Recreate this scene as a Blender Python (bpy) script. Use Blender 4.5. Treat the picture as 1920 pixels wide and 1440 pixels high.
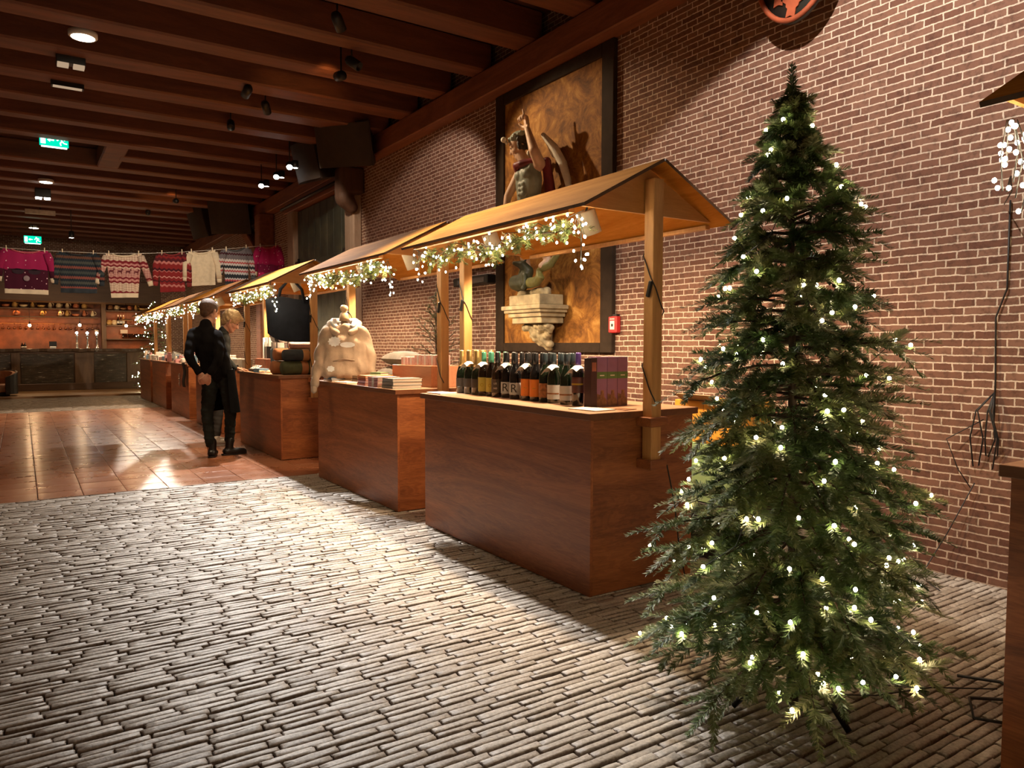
import bpy, bmesh, math, random
import numpy as np
from mathutils import Vector, Matrix, Quaternion, noise as mnoise
random.seed(7)
RNG = np.random.default_rng(11)
PI = math.pi
scene = bpy.context.scene
COL = scene.collection
for o in list(bpy.data.objects):
    bpy.data.objects.remove(o)

# ---------------------------------------------------------------- camera
F_PX = 1396.0
va = Vector((40 - 960, 645 - 720, F_PX)).normalized()
vb = Vector((3083 - 960, 650 - 720, F_PX))
vb = (vb - va * vb.dot(va)).normalized()
vu = va.cross(vb)
if vu.y > 0:
    vu = -vu
Rm = Matrix((vb, va, vu))
cam_data = bpy.data.cameras.new('camera')
cam_data.sensor_width = 36.0
cam_data.lens = F_PX / 1920.0 * 36.0
cam_data.clip_start = 0.02
cam = bpy.data.objects.new('camera', cam_data)
COL.objects.link(cam)
cx, cy, cz = Rm.col[0], -Rm.col[1], -Rm.col[2]
M4 = Matrix(((cx[0], cy[0], cz[0], 0.0), (cx[1], cy[1], cz[1], 0.0), (cx[2], cy[2], cz[2], 1.3), (0, 0, 0, 1)))
cam.matrix_world = M4
scene.camera = cam

# ---------------------------------------------------------------- world, exposure
scene.view_settings.view_transform = 'Standard'
scene.view_settings.look = 'None'
scene.view_settings.gamma = 1.0
scene.view_settings.use_curve_mapping = False
scene.view_settings.exposure = 0.0
w = bpy.data.worlds.new('dim_hall')
scene.world = w
w.use_nodes = True
bg = w.node_tree.nodes['Background']
bg.inputs[0].default_value = (1.0, 0.47, 0.215, 1)
bg.inputs[1].default_value = 0.085
scene.cycles.use_denoising = True
scene.cycles.sample_clamp_indirect = 4.0
scene.cycles.max_bounces = 6
scene.cycles.diffuse_bounces = 3
scene.cycles.glossy_bounces = 3
scene.cycles.transmission_bounces = 5
scene.cycles.transparent_max_bounces = 6

# ---------------------------------------------------------------- lights of the hall
def kelvin(k):
    return {2200: (1.0, .50, .17), 2700: (1.0, .62, .30), 3000: (1.0, .70, .42), 3500: (1.0, .80, .58),
            4000: (1.0, .87, .72), 5000: (1.0, .965, .93), 6000: (.97, .97, 1.0)}[k]

def spot(name, loc, target, power, deg, blend=.15, col=(1, 1, 1), radius=.03):
    d = bpy.data.lights.new(name, 'SPOT')
    d.energy = power
    d.spot_size = math.radians(deg)
    d.spot_blend = blend
    d.color = col
    d.shadow_soft_size = radius
    o = bpy.data.objects.new(name, d)
    COL.objects.link(o)
    o.location = loc
    o.rotation_euler = (Vector(target) - Vector(loc)).to_track_quat('-Z', 'Y').to_euler()
    return o

def point(name, loc, power, col=(1, 1, 1), radius=.03):
    d = bpy.data.lights.new(name, 'POINT')
    d.energy = power
    d.color = col
    d.shadow_soft_size = radius
    o = bpy.data.objects.new(name, d)
    COL.objects.link(o)
    o.location = loc
    return o

def area(name, loc, target, power, sx, sy, col=(1, 1, 1)):
    d = bpy.data.lights.new(name, 'AREA')
    d.shape = 'RECTANGLE'
    d.size = sx
    d.size_y = sy
    d.energy = power
    d.color = col
    o = bpy.data.objects.new(name, d)
    COL.objects.link(o)
    o.location = loc
    o.rotation_euler = (Vector(target) - Vector(loc)).to_track_quat('-Z', 'Y').to_euler()
    return o

# profile spots hung above the row of stalls; each one is modelled further down as a black track spotlight
SPOTS = [
    ('floor_spot', (2.37, 5.4, 4.12), (1.7, 3.3, 0), 820, 80, 1.0, kelvin(5000)),
    ('floor_spot', (2.37, 10.3, 4.12), (1.5, 6.3, 0), 1950, 66, .8, kelvin(5000)),
    ('floor_spot', (2.37, 18.0, 4.12), (1.3, 14.4, 0), 900, 84, .3, kelvin(4000)),
    ('wall_spot', (2.4, 2.2, 4.02), (4.36, 2.9, .2), 370, 97, .10, (1.0, .87, .76)),
    ('statue_spot', (2.9, 7.15, 4.05), (4.2, 5.75, 2.75), 190, 62, .5, kelvin(3000)),
    ('wall_spot', (2.5, 6.6, 4.12), (4.36, 8.4, 2.2), 160, 64, .3, (1.0, .80, .66)),
    ('door_spot', (2.6, 9.4, 4.12), (4.3, 12.4, 2.0), 200, 50, .4, kelvin(3500)),
    ('line_spot', (2.2, 8.9, 4.12), (1.75, 14.5, 2.0), 1000, 48, .5, kelvin(3500)),
    ('joist_spot', (2.80, 7.55, 4.06), (2.80, 8.36, 4.22), 9, 60, .8, (1.0, .45, .12)),
    ('joist_spot', (2.55, 15.7, 4.06), (2.55, 16.6, 4.22), 9, 60, .8, (1.0, .45, .12)),
]
LAMPS = [spot(*s) for s in SPOTS]

def shutter(o, k, soft=.04):
    """framing shutter of a profile spot: cuts the beam to the left of the plane x = k * drop (k in metres per metre of drop)"""
    d = o.data
    d.use_nodes = True
    nt = d.node_tree
    em = nt.nodes['Emission']
    tc = nt.nodes.new('ShaderNodeTexCoord')
    R = o.rotation_euler.to_matrix().transposed()
    def dot(v):
        n = nt.nodes.new('ShaderNodeVectorMath')
        n.operation = 'DOT_PRODUCT'
        nt.links.new(tc.outputs['Normal'], n.inputs[0])
        n.inputs[1].default_value = R @ Vector(v)
        return n.outputs['Value']
    # beam direction: x over drop
    div = nt.nodes.new('ShaderNodeMath')
    div.operation = 'DIVIDE'
    nt.links.new(dot((1, 0, 0)), div.inputs[0])
    nt.links.new(dot((0, 0, -1)), div.inputs[1])
    mr = nt.nodes.new('ShaderNodeMapRange')
    mr.interpolation_type = 'SMOOTHSTEP'
    mr.inputs['From Min'].default_value = k - soft
    mr.inputs['From Max'].default_value = k + soft
    nt.links.new(div.outputs[0], mr.inputs['Value'])
    nt.links.new(mr.outputs[0], em.inputs['Strength'])
shutter(LAMPS[3], .30)
shutter(LAMPS[0], -.42, .32)
shutter(LAMPS[1], -.50, .36)

# ---------------------------------------------------------------- material helpers
def new_mat(name):
    m = bpy.data.materials.new(name)
    m.use_nodes = True
    nt = m.node_tree
    return m, nt, nt.nodes['Principled BSDF']

def C4(c):
    return (c[0], c[1], c[2], 1.0)

def ramp(nt, stops, interp='LINEAR'):
    r = nt.nodes.new('ShaderNodeValToRGB')
    r.color_ramp.interpolation = interp
    el = r.color_ramp.elements
    while len(el) < len(stops):
        el.new(0.5)
    for e, (p, c) in zip(el, stops):
        e.position = p
        e.color = C4(c) if not isinstance(c, float) else (c, c, c, 1)
    return r

def coords(nt, kind='Object', scale=(1, 1, 1), rot=(0, 0, 0), loc=(0, 0, 0)):
    tc = nt.nodes.new('ShaderNodeTexCoord')
    mp = nt.nodes.new('ShaderNodeMapping')
    nt.links.new(tc.outputs[kind], mp.inputs[0])
    mp.inputs['Scale'].default_value = scale
    mp.inputs['Rotation'].default_value = rot
    mp.inputs['Location'].default_value = loc
    return mp

def noise(nt, vec, scale, detail=3, rough=.55, dist=0.0):
    n = nt.nodes.new('ShaderNodeTexNoise')
    n.inputs['Scale'].default_value = scale
    n.inputs['Detail'].default_value = detail
    n.inputs['Roughness'].default_value = rough
    n.inputs['Distortion'].default_value = dist
    if vec is not None:
        nt.links.new(vec.outputs[0], n.inputs['Vector'])
    return n

def bump(nt, bs, h, strength=.3, dist=.01):
    b = nt.nodes.new('ShaderNodeBump')
    b.inputs['Strength'].default_value = strength
    b.inputs['Distance'].default_value = dist
    nt.links.new(h, b.inputs['Height'])
    nt.links.new(b.outputs[0], bs.inputs['Normal'])

def mixc(nt, fac, a, b, mode='MIX'):
    m = nt.nodes.new('ShaderNodeMix')
    m.data_type = 'RGBA'
    m.blend_type = mode
    for idx, v in ((0, fac), (6, a), (7, b)):
        if hasattr(v, 'is_output') or hasattr(v, 'links'):
            nt.links.new(v, m.inputs[idx])
        elif idx == 0:
            m.inputs[0].default_value = v
        else:
            m.inputs[idx].default_value = C4(v)
    return m.outputs[2]

def mathn(nt, op, a, b=0.0):
    m = nt.nodes.new('ShaderNodeMath')
    m.operation = op
    for i, v in enumerate((a, b)):
        if hasattr(v, 'links'):
            nt.links.new(v, m.inputs[i])
        else:
            m.inputs[i].default_value = v
    return m.outputs[0]

_MC = {}
def plain(name, c, rough=.6, metal=0.0, var=.25, scale=12, bmp=.15, bscale=60, coat=0.0, spec=.5):
    """one colour with a little natural variation and relief"""
    if name in _MC:
        return _MC[name]
    m, nt, bs = new_mat(name)
    v = coords(nt)
    n = noise(nt, v, scale, 3)
    r = ramp(nt, [(.3, tuple(x * (1 - var) for x in c)), (.7, tuple(min(1, x * (1 + var)) for x in c))])
    nt.links.new(n.outputs[0], r.inputs[0])
    nt.links.new(r.outputs[0], bs.inputs['Base Color'])
    bs.inputs['Roughness'].default_value = rough
    bs.inputs['Metallic'].default_value = metal
    bs.inputs['Specular IOR Level'].default_value = spec
    bs.inputs['Coat Weight'].default_value = coat
    if bmp:
        n2 = noise(nt, v, bscale, 2)
        bump(nt, bs, n2.outputs[0], bmp, .004)
    _MC[name] = m
    return m

def wood(name, c1, c2, axis='Y', rough=.45, fig=1.0, coat=0.1, gscale=1.0, lines=0.0, spec=.5):
    """stained timber / plywood with the grain along one axis"""
    if name in _MC:
        return _MC[name]
    m, nt, bs = new_mat(name)
    k = {'X': (.35, 3, 3), 'Y': (3, .35, 3), 'Z': (3, 3, .35)}[axis]
    v = coords(nt, 'Object', tuple(x * gscale for x in k))
    n = noise(nt, v, 2.2, 5, .6, 1.6 * fig)
    wv = nt.nodes.new('ShaderNodeTexNoise')
    wv.inputs['Scale'].default_value = 14
    wv.inputs['Detail'].default_value = 6
    wv.inputs['Roughness'].default_value = .7
    wv.inputs['Distortion'].default_value = 2.5 * fig
    nt.links.new(v.outputs[0], wv.inputs['Vector'])
    mix = mathn(nt, 'ADD', mathn(nt, 'MULTIPLY', n.outputs[0], .65), mathn(nt, 'MULTIPLY', wv.outputs[0], .35))
    if lines:
        ring = mathn(nt, 'SINE', mathn(nt, 'MULTIPLY', n.outputs[0], 95.0))
        mix = mathn(nt, 'ADD', mix, mathn(nt, 'MULTIPLY', ring, lines))
    r = ramp(nt, [(.36, c1), (.5, tuple((a + b) / 2 for a, b in zip(c1, c2))), (.62, c2)])
    nt.links.new(mix, r.inputs[0])
    nt.links.new(r.outputs[0], bs.inputs['Base Color'])
    bs.inputs['Roughness'].default_value = rough
    bs.inputs['Specular IOR Level'].default_value = spec
    bs.inputs['Coat Weight'].default_value = coat
    bs.inputs['Coat Roughness'].default_value = .35
    bump(nt, bs, wv.outputs[0], .12, .003)
    _MC[name] = m
    return m

def emit(name, c, s, sample=True):
    if name in _MC:
        return _MC[name]
    m = bpy.data.materials.new(name)
    m.use_nodes = True
    nt = m.node_tree
    for n in list(nt.nodes):
        nt.nodes.remove(n)
    e = nt.nodes.new('ShaderNodeEmission')
    e.inputs[0].default_value = C4(c)
    e.inputs[1].default_value = s
    o = nt.nodes.new('ShaderNodeOutputMaterial')
    nt.links.new(e.outputs[0], o.inputs[0])
    if not sample:
        m.cycles.emission_sampling = 'NONE'
    _MC[name] = m
    return m

def glassy(name, c, rough=.03, trans=1.0):
    if name in _MC:
        return _MC[name]
    m, nt, bs = new_mat(name)
    bs.inputs['Base Color'].default_value = C4(c)
    bs.inputs['Roughness'].default_value = rough
    bs.inputs['Transmission Weight'].default_value = trans
    bs.inputs['IOR'].default_value = 1.45
    _MC[name] = m
    return m

# ---------------------------------------------------------------- mesh helpers
class MB:
    def __init__(s):
        s.v, s.f, s.mi, s.sm = [], [], [], []

    def add(s, verts, faces, mi=0, smooth=False):
        b = len(s.v)
        s.v.extend([tuple(p) for p in verts])
        s.f.extend([tuple(i + b for i in f) for f in faces])
        s.mi.extend([mi] * len(faces))
        s.sm.extend([smooth] * len(faces))

    def box(s, c, d, rot=None, mi=0, ch=0.0):
        """box with centre c and size d, optionally chamfered by ch"""
        hx, hy, hz = d[0] / 2, d[1] / 2, d[2] / 2
        if ch <= 0:
            vs = [Vector((x * hx, y * hy, z * hz)) for x in (-1, 1) for y in (-1, 1) for z in (-1, 1)]
            fs = [(0, 1, 3, 2), (4, 6, 7, 5), (0, 4, 5, 1), (2, 3, 7, 6), (0, 2, 6, 4), (1, 5, 7, 3)]
        else:
            ch = min(ch, hx * .9, hy * .9, hz * .9)
            bm = bmesh.new()
            bmesh.ops.create_cube(bm, size=1)
            for vtx in bm.verts:
                vtx.co = Vector((vtx.co.x * d[0], vtx.co.y * d[1], vtx.co.z * d[2]))
            bmesh.ops.bevel(bm, geom=bm.edges[:], offset=ch, segments=1, affect='EDGES')
            bm.verts.index_update()
            vs = [vtx.co.copy() for vtx in bm.verts]
            fs = [tuple(vtx.index for vtx in f.verts) for f in bm.faces]
            bm.free()
        if rot is not None:
            vs = [rot @ p for p in vs]
        cc = Vector(c)
        s.add([p + cc for p in vs], fs, mi)
        return s

    def span(s, a, b, mi=0, ch=0.0):
        c = [(a[i] + b[i]) / 2 for i in range(3)]
        d = [abs(b[i] - a[i]) for i in range(3)]
        return s.box(c, d, None, mi, ch)

    def bar(s, p, q, wx, wy, up=(0, 0, 1), mi=0, ch=0.0):
        p, q = Vector(p), Vector(q)
        z = (q - p)
        L = z.length
        z.normalize()
        u = Vector(up)
        if abs(u.dot(z)) > .98:
            u = Vector((1, 0, 0))
        x = u.cross(z).normalized()
        y = z.cross(x)
        R = Matrix((x, y, z)).transposed()
        return s.box((p + q) / 2, (wx, wy, L), R, mi, ch)

    def tube(s, pts, r, n=8, mi=0, caps=True, smooth=True):
        pts = [Vector(p) for p in pts]
        k = len(pts)
        rs = r if isinstance(r, (list, tuple)) else [r] * k
        t0 = (pts[1] - pts[0]).normalized()
        u = Vector((0, 0, 1)) if abs(t0.z) < .9 else Vector((1, 0, 0))
        x = u.cross(t0).normalized()
        vs = []
        for i, p in enumerate(pts):
            t = (pts[min(i + 1, k - 1)] - pts[max(i - 1, 0)])
            if t.length < 1e-9:
                t = t0
            t.normalize()
            x = (x - t * x.dot(t))
            if x.length < 1e-6:
                x = t.orthogonal()
            x.normalize()
            y = t.cross(x)
            for j in range(n):
                a = 2 * PI * j / n
                vs.append(p + (x * math.cos(a) + y * math.sin(a)) * rs[i])
        fs = []
        for i in range(k - 1):
            for j in range(n):
                fs.append((i * n + j, i * n + (j + 1) % n, (i + 1) * n + (j + 1) % n, (i + 1) * n + j))
        if caps:
            fs.append(tuple(reversed(range(n))))
            fs.append(tuple(range((k - 1) * n, k * n)))
        s.add(vs, fs, mi, smooth)
        return s

    def lathe(s, prof, c=(0, 0, 0), n=16, mi=0, smooth=True, axis=None):
        """profile of (radius, height) turned about the vertical through c"""
        cc = Vector(c)
        vs, fs = [], []
        for r, z in prof:
            for j in range(n):
                a = 2 * PI * j / n
                p = Vector((r * math.cos(a), r * math.sin(a), z))
                if axis is not None:
                    p = axis @ p
                vs.append(p + cc)
        for i in range(len(prof) - 1):
            for j in range(n):
                fs.append((i * n + j, i * n + (j + 1) % n, (i + 1) * n + (j + 1) % n, (i + 1) * n + j))
        if prof[0][0] > 1e-5:
            fs.append(tuple(reversed(range(n))))
        if prof[-1][0] > 1e-5:
            fs.append(tuple(range((len(prof) - 1) * n, len(prof) * n)))
        s.add(vs, fs, mi, smooth)
        return s

    def prism(s, poly, origin, ux, uy, depth, mi=0):
        """flat polygon (2d) in the plane ux,uy, given a thickness"""
        o, ux, uy = Vector(origin), Vector(ux), Vector(uy)
        nrm = ux.cross(uy).normalized() * depth
        n = len(poly)
        a = [o + ux * p[0] + uy * p[1] for p in poly]
        b = [p + nrm for p in a]
        fs = [tuple(reversed(range(n))), tuple(range(n, 2 * n))]
        fs += [(i, (i + 1) % n, n + (i + 1) % n, n + i) for i in range(n)]
        s.add(a + b, fs, mi)
        return s

    def grid(s, fn, nu, nv, mi=0, smooth=True, flip=False):
        vs = [fn(i / nu, j / nv) for i in range(nu + 1) for j in range(nv + 1)]
        fs = []
        for i in range(nu):
            for j in range(nv):
                q = (i * (nv + 1) + j, (i + 1) * (nv + 1) + j, (i + 1) * (nv + 1) + j + 1, i * (nv + 1) + j + 1)
                fs.append(tuple(reversed(q)) if flip else q)
        s.add(vs, fs, mi, smooth)
        return s

    def sphere(s, c, r, nu=10, nv=7, mi=0, sc=(1, 1, 1), rot=None):
        cc = Vector(c)
        prof = []
        vs, fs = [], []
        for i in range(nv + 1):
            t = PI * i / nv
            for j in range(nu):
                a = 2 * PI * j / nu
                p = Vector((r * math.sin(t) * math.cos(a) * sc[0], r * math.sin(t) * math.sin(a) * sc[1], -r * math.cos(t) * sc[2]))
                if rot is not None:
                    p = rot @ p
                vs.append(p + cc)
        for i in range(nv):
            for j in range(nu):
                fs.append((i * nu + j, i * nu + (j + 1) % nu, (i + 1) * nu + (j + 1) % nu, (i + 1) * nu + j))
        s.add(vs, fs, mi, True)
        return s

    def mesh(s, name):
        me = bpy.data.meshes.new(name)
        me.from_pydata(s.v, [], s.f)
        me.polygons.foreach_set('material_index', s.mi)
        me.polygons.foreach_set('use_smooth', s.sm)
        me.validate(clean_customdata=False)
        me.update()
        return me

    def build(s, name, mats, parent=None, loc=None, rotz=None, label=None):
        o = bpy.data.objects.new(name, s.mesh(name))
        for m in (mats if isinstance(mats, (list, tuple)) else [mats]):
            o.data.materials.append(m)
        COL.objects.link(o)
        if parent is not None:
            o.parent = parent
        if loc is not None:
            o.location = loc
        if rotz is not None:
            o.rotation_euler = (0, 0, rotz)
        if label:
            o['label'] = label
        return o

def tag(o, label, cat, group=None, kind=None):
    o['label'] = label
    o['category'] = cat
    if group:
        o['group'] = group
    if kind:
        o['kind'] = kind
    return o

def thing(name, label, cat, loc=(0, 0, 0), rotz=0.0, group=None):
    o = bpy.data.objects.new(name, None)
    o.empty_display_size = .05
    COL.objects.link(o)
    o.location = loc
    o.rotation_euler = (0, 0, rotz)
    return tag(o, label, cat, group)

def structure(o):
    o['kind'] = 'structure'
    return o

def dup(root, loc=None, rotz=None, label=None, group=None):
    def cp(o, parent):
        c = o.copy()
        COL.objects.link(c)
        c.parent = parent
        for ch in list(o.children):
            cp(ch, c)
        return c
    r = cp(root, None)
    if loc is not None:
        r.location = loc
    if rotz is not None:
        r.rotation_euler = (0, 0, rotz)
    if label:
        r['label'] = label
    if group:
        r['group'] = group
    return r

def text(body, size, loc, ux, uy, mat, parent, name='lettering', depth=.0006, align='CENTER'):
    """raised lettering in the plane ux (reading direction), uy (up)"""
    cu = bpy.data.curves.new(name, 'FONT')
    cu.body = body
    cu.size = size
    cu.extrude = depth
    cu.align_x = align
    cu.align_y = 'CENTER'
    cu.materials.append(mat)
    tmp = bpy.data.objects.new(name, cu)
    COL.objects.link(tmp)
    dg = bpy.context.evaluated_depsgraph_get()
    me = bpy.data.meshes.new_from_object(tmp.evaluated_get(dg))
    me.name = name
    bpy.data.objects.remove(tmp)
    bpy.data.curves.remove(cu)
    if not me.materials:
        me.materials.append(mat)
    o = bpy.data.objects.new(name, me)
    COL.objects.link(o)
    ux, uy = Vector(ux).normalized(), Vector(uy).normalized()
    uz = ux.cross(uy)
    m = Matrix((ux, uy, uz)).transposed().to_4x4()
    m.translation = Vector(loc)
    o.parent = parent
    o.matrix_local = m
    return o

def capsule(mb, p, r, q, s, n=10):
    """tapered limb segment with round ends"""
    p, q = Vector(p), Vector(q)
    d = q - p
    L = d.length
    if L < 1e-6:
        mb.sphere(p, r, n, 7)
        return
    prof = []
    for i in range(4):
        t = PI / 2 * i / 3
        prof.append((r * math.sin(t) + 1e-6, -r * math.cos(t)))
    for i in range(4):
        t = PI / 2 * i / 3
        prof.append((s * math.cos(t) + 1e-6, L + s * math.sin(t)))
    rot = Vector((0, 0, 1)).rotation_difference(d.normalized()).to_matrix()
    mb.lathe(prof, p, n, axis=rot)

def sculpt(mb, name, mats, parent=None, voxel=.012, smooth=4, loc=None, disp=None):
    """fuse everything in mb into one continuous smooth surface"""
    me = mb.mesh(name + '_raw')
    tmp = bpy.data.objects.new(name + '_raw', me)
    COL.objects.link(tmp)
    r = tmp.modifiers.new('r', 'REMESH')
    r.mode = 'VOXEL'
    r.voxel_size = voxel
    if smooth:
        sm = tmp.modifiers.new('s', 'SMOOTH')
        sm.factor = .5
        sm.iterations = smooth
    dg = bpy.context.evaluated_depsgraph_get()
    dg.update()
    ev = tmp.evaluated_get(dg)
    out = bpy.data.meshes.new_from_object(ev)
    out.name = name
    bpy.data.objects.remove(tmp)
    bpy.data.meshes.remove(me)
    if disp:
        for v in out.vertices:
            v.co += v.normal * disp(v.co)
    out.polygons.foreach_set('use_smooth', [True] * len(out.polygons))
    out.materials.clear()
    for m in (mats if isinstance(mats, (list, tuple)) else [mats]):
        out.materials.append(m)
    o = bpy.data.objects.new(name, out)
    COL.objects.link(o)
    if parent is not None:
        o.parent = parent
    if loc is not None:
        o.location = loc
    return o

def chain(mb, pts, rs, n=10):
    for i in range(len(pts) - 1):
        capsule(mb, pts[i], rs[i], pts[i + 1], rs[i + 1], n)

# ================================================================ materials of the hall
def brick_wall_mat():
    m, nt, bs = new_mat('brickwork')
    tc = nt.nodes.new('ShaderNodeTexCoord')
    sep = nt.nodes.new('ShaderNodeSeparateXYZ')
    nz = noise(nt, None, 7.0, 2)
    nt.links.new(tc.outputs['Object'], nz.inputs['Vector'])
    nt.links.new(tc.outputs['Object'], sep.inputs[0])
    H = .0445
    wob = mathn(nt, 'MULTIPLY', mathn(nt, 'SUBTRACT', nz.outputs[0], .5), .014)
    nzf = noise(nt, None, 46.0, 3, .6)
    nt.links.new(tc.outputs['Object'], nzf.inputs['Vector'])
    wobf = mathn(nt, 'MULTIPLY', mathn(nt, 'SUBTRACT', nzf.outputs[0], .5), .009)
    z = mathn(nt, 'ADD', mathn(nt, 'ADD', sep.outputs[2], wob), wobf)
    hor = mathn(nt, 'ADD', sep.outputs[1], sep.outputs[0])
    row2 = mathn(nt, 'FLOOR', mathn(nt, 'DIVIDE', z, 2 * H))
    sh = mathn(nt, 'MULTIPLY', mathn(nt, 'MODULO', row2, 2.0), .1075)
    nz2 = noise(nt, None, 3.0, 2)
    nt.links.new(tc.outputs['Object'], nz2.inputs['Vector'])
    y = mathn(nt, 'ADD', mathn(nt, 'ADD', hor, sh), mathn(nt, 'ADD', mathn(nt, 'MULTIPLY', nz2.outputs[0], .03), wobf))
    cmb = nt.nodes.new('ShaderNodeCombineXYZ')
    nt.links.new(y, cmb.inputs[0])
    nt.links.new(z, cmb.inputs[1])
    br = nt.nodes.new('ShaderNodeTexBrick')
    br.offset = .5
    br.offset_frequency = 2
    br.squash = .5
    br.squash_frequency = 2
    br.inputs['Scale'].default_value = 1.0
    br.inputs['Brick Width'].default_value = .215
    br.inputs['Row Height'].default_value = H
    br.inputs['Mortar Size'].default_value = .0048
    br.inputs['Mortar Smooth'].default_value = .35
    br.inputs['Bias'].default_value = 0.0
    br.inputs['Color1'].default_value = (.150, .068, .045, 1)
    br.inputs['Color2'].default_value = (.235, .125, .085, 1)
    br.inputs['Mortar'].default_value = (.66, .55, .44, 1)
    nt.links.new(cmb.outputs[0], br.inputs['Vector'])
    n3 = noise(nt, None, 24, 5, .7)
    nt.links.new(tc.outputs['Object'], n3.inputs['Vector'])
    spk = ramp(nt, [(.25, (.45, .42, .40)), (.5, (1, 1, 1)), (.8, (1.15, 1.1, 1.05))])
    nt.links.new(n3.outputs[0], spk.inputs[0])
    col = mixc(nt, 1.0, br.outputs['Color'], spk.outputs[0], 'MULTIPLY')
    # soot and damp in patches and at the foot, where dim light is painted in
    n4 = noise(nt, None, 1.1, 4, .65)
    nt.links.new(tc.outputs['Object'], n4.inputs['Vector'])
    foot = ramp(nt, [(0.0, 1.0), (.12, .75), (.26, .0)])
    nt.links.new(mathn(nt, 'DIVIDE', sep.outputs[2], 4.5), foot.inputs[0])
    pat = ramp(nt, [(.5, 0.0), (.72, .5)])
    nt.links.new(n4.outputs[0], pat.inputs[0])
    dirt_dim = mathn(nt, 'MINIMUM', mathn(nt, 'ADD', mathn(nt, 'MULTIPLY', foot.outputs[0], .75), mathn(nt, 'MULTIPLY', pat.outputs[0], .6)), .85)
    col = mixc(nt, dirt_dim, col, mixc(nt, .8, col, (.42, .30, .24), 'MULTIPLY'))
    nt.links.new(col, bs.inputs['Base Color'])
    bs.inputs['Roughness'].default_value = .85
    bs.inputs['Specular IOR Level'].default_value = .3
    hgt = mathn(nt, 'ADD', mathn(nt, 'MULTIPLY', br.outputs['Fac'], -1.0), mathn(nt, 'MULTIPLY', n3.outputs[0], .7))
    bump(nt, bs, hgt, .55, .006)
    return m

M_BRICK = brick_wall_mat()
M_JOIST = wood('old_joist', (.095, .030, .013), (.19, .062, .027), 'X', .6, 1.2, .0, .8)
M_PLATE = wood('old_plate', (.13, .040, .017), (.24, .085, .038), 'Y', .6, 1.2, .0, .8)
M_BOARDS = wood('ceiling_boards', (.050, .018, .009), (.085, .03, .014), 'Y', .75, 1.0, .0, 1.0)
M_DARKFRAME = plain('dark_frame_paint', (.034, .022, .014), .8, var=.2, bmp=.1, spec=.15)
M_STONE = plain('sand_stone', (.36, .30, .18), .8, var=.35, scale=9, bmp=.5, bscale=45)
M_JAMB = wood('grey_oak', (.22, .14, .09), (.36, .26, .19), 'Z', .7, 1.0, .0)
M_BLACK = plain('black_metal', (.012, .011, .010), .45, .3, var=.2, bmp=0)
M_RUBBER = plain('black_cable', (.010, .009, .009), .5, var=.2, bmp=0)
M_WHITE = plain('white_plastic', (.75, .74, .71), .45, var=.05, bmp=0)
M_CHROME = plain('chrome', (.75, .74, .72), .18, 1.0, var=.05, bmp=0)

# ================================================================ floor: one object of three pavings
def pavers(x0, x1, y0, y1, L, W, nx, ny, gap, dome, jit, tilt, rs, skirt=.022, rim=0):
    """rows of bricks on edge (or tiles) as arrays: verts, quads, colour value, height value"""
    rg = np.random.default_rng(rs)
    vs, qs, cs, hs = [], [], [], []
    ys = y0
    base = 0
    row = 0
    gx, gy = nx + 3, ny + 3
    idx = np.arange(gx * gy).reshape(gx, gy)
    quad = np.stack([idx[:-1, :-1], idx[1:, :-1], idx[1:, 1:], idx[:-1, 1:]], -1).reshape(-1, 4)
    while ys < y1 - 1e-4:
        wr = W * (1 + (rg.random() - .5) * .16 * (jit > 0))
        if ys + wr > y1:
            wr = y1 - ys
        x = x0 - rg.random() * L * (jit > 0)
        while x < x1:
            l = L * (1 + (rg.random() - .5) * .30 * (jit > 0))
            a, b = max(x, x0), min(x + l, x1)
            if b - a > .03:
                ga = gap * (.5 + rg.random())
                lx, ly = np.linspace(0, 1, nx + 1), np.linspace(0, 1, ny + 1)
                if rim:
                    lx = np.concatenate([[0, rim[0]], np.linspace(.2, .8, nx - 3), [1 - rim[0], 1]])
                    ly = np.concatenate([[0, rim[1]], np.linspace(.35, .65, ny - 3), [1 - rim[1], 1]])
                hx = np.concatenate([[0], lx, [1]])
                hy = np.concatenate([[0], ly, [1]])
                X = np.repeat((a + ga) + (b - a - 2 * ga) * hx[:, None], gy, 1)
                Y = np.repeat((ys + ga) + (wr - 2 * ga) * hy[None, :], gx, 0)
                ex = np.minimum(hx, 1 - hx)[:, None] * (b - a)
                ey = np.minimum(hy, 1 - hy)[None, :] * wr
                e = np.minimum(np.minimum(ex, ey) / (wr * .20), 1.0)
                Z = dome * np.sqrt(np.clip(e, 0, 1)) - dome + jit * (rg.random((gx, gy)) - .5)
                Z = Z + (rg.random() - .5) * jit * 2.2
                Z = Z + tilt * ((hx[:, None] - .5) * (rg.random() - .5) + (hy[None, :] - .5) * (rg.random() - .5))
                X = X + jit * 1.3 * (rg.random((gx, gy)) - .5)
                Y = Y + jit * 1.1 * (rg.random((gx, gy)) - .5)
                sk = np.zeros((gx, gy), bool)
                sk[0, :] = sk[-1, :] = True
                sk[:, 0] = sk[:, -1] = True
                # the skirt drops straight from the rim
                Z[0, :], Z[-1, :], Z[:, 0], Z[:, -1] = Z[1, :], Z[-2, :], Z[:, 1], Z[:, -2]
                Z = np.where(sk, Z - skirt, Z)
                vs.append(np.stack([X, Y, Z], -1).reshape(-1, 3))
                qs.append(quad + base)
                base += gx * gy
                cs.append(np.full(gx * gy, rg.random()))
                hs.append((np.where(sk, 0.0, np.clip(.35 + e, 0, 1)) * np.ones((gx, gy))).reshape(-1))
            x += l
        ys += wr
        row += 1
    return np.concatenate(vs), np.concatenate(qs), np.concatenate(cs), np.concatenate(hs)

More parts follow.
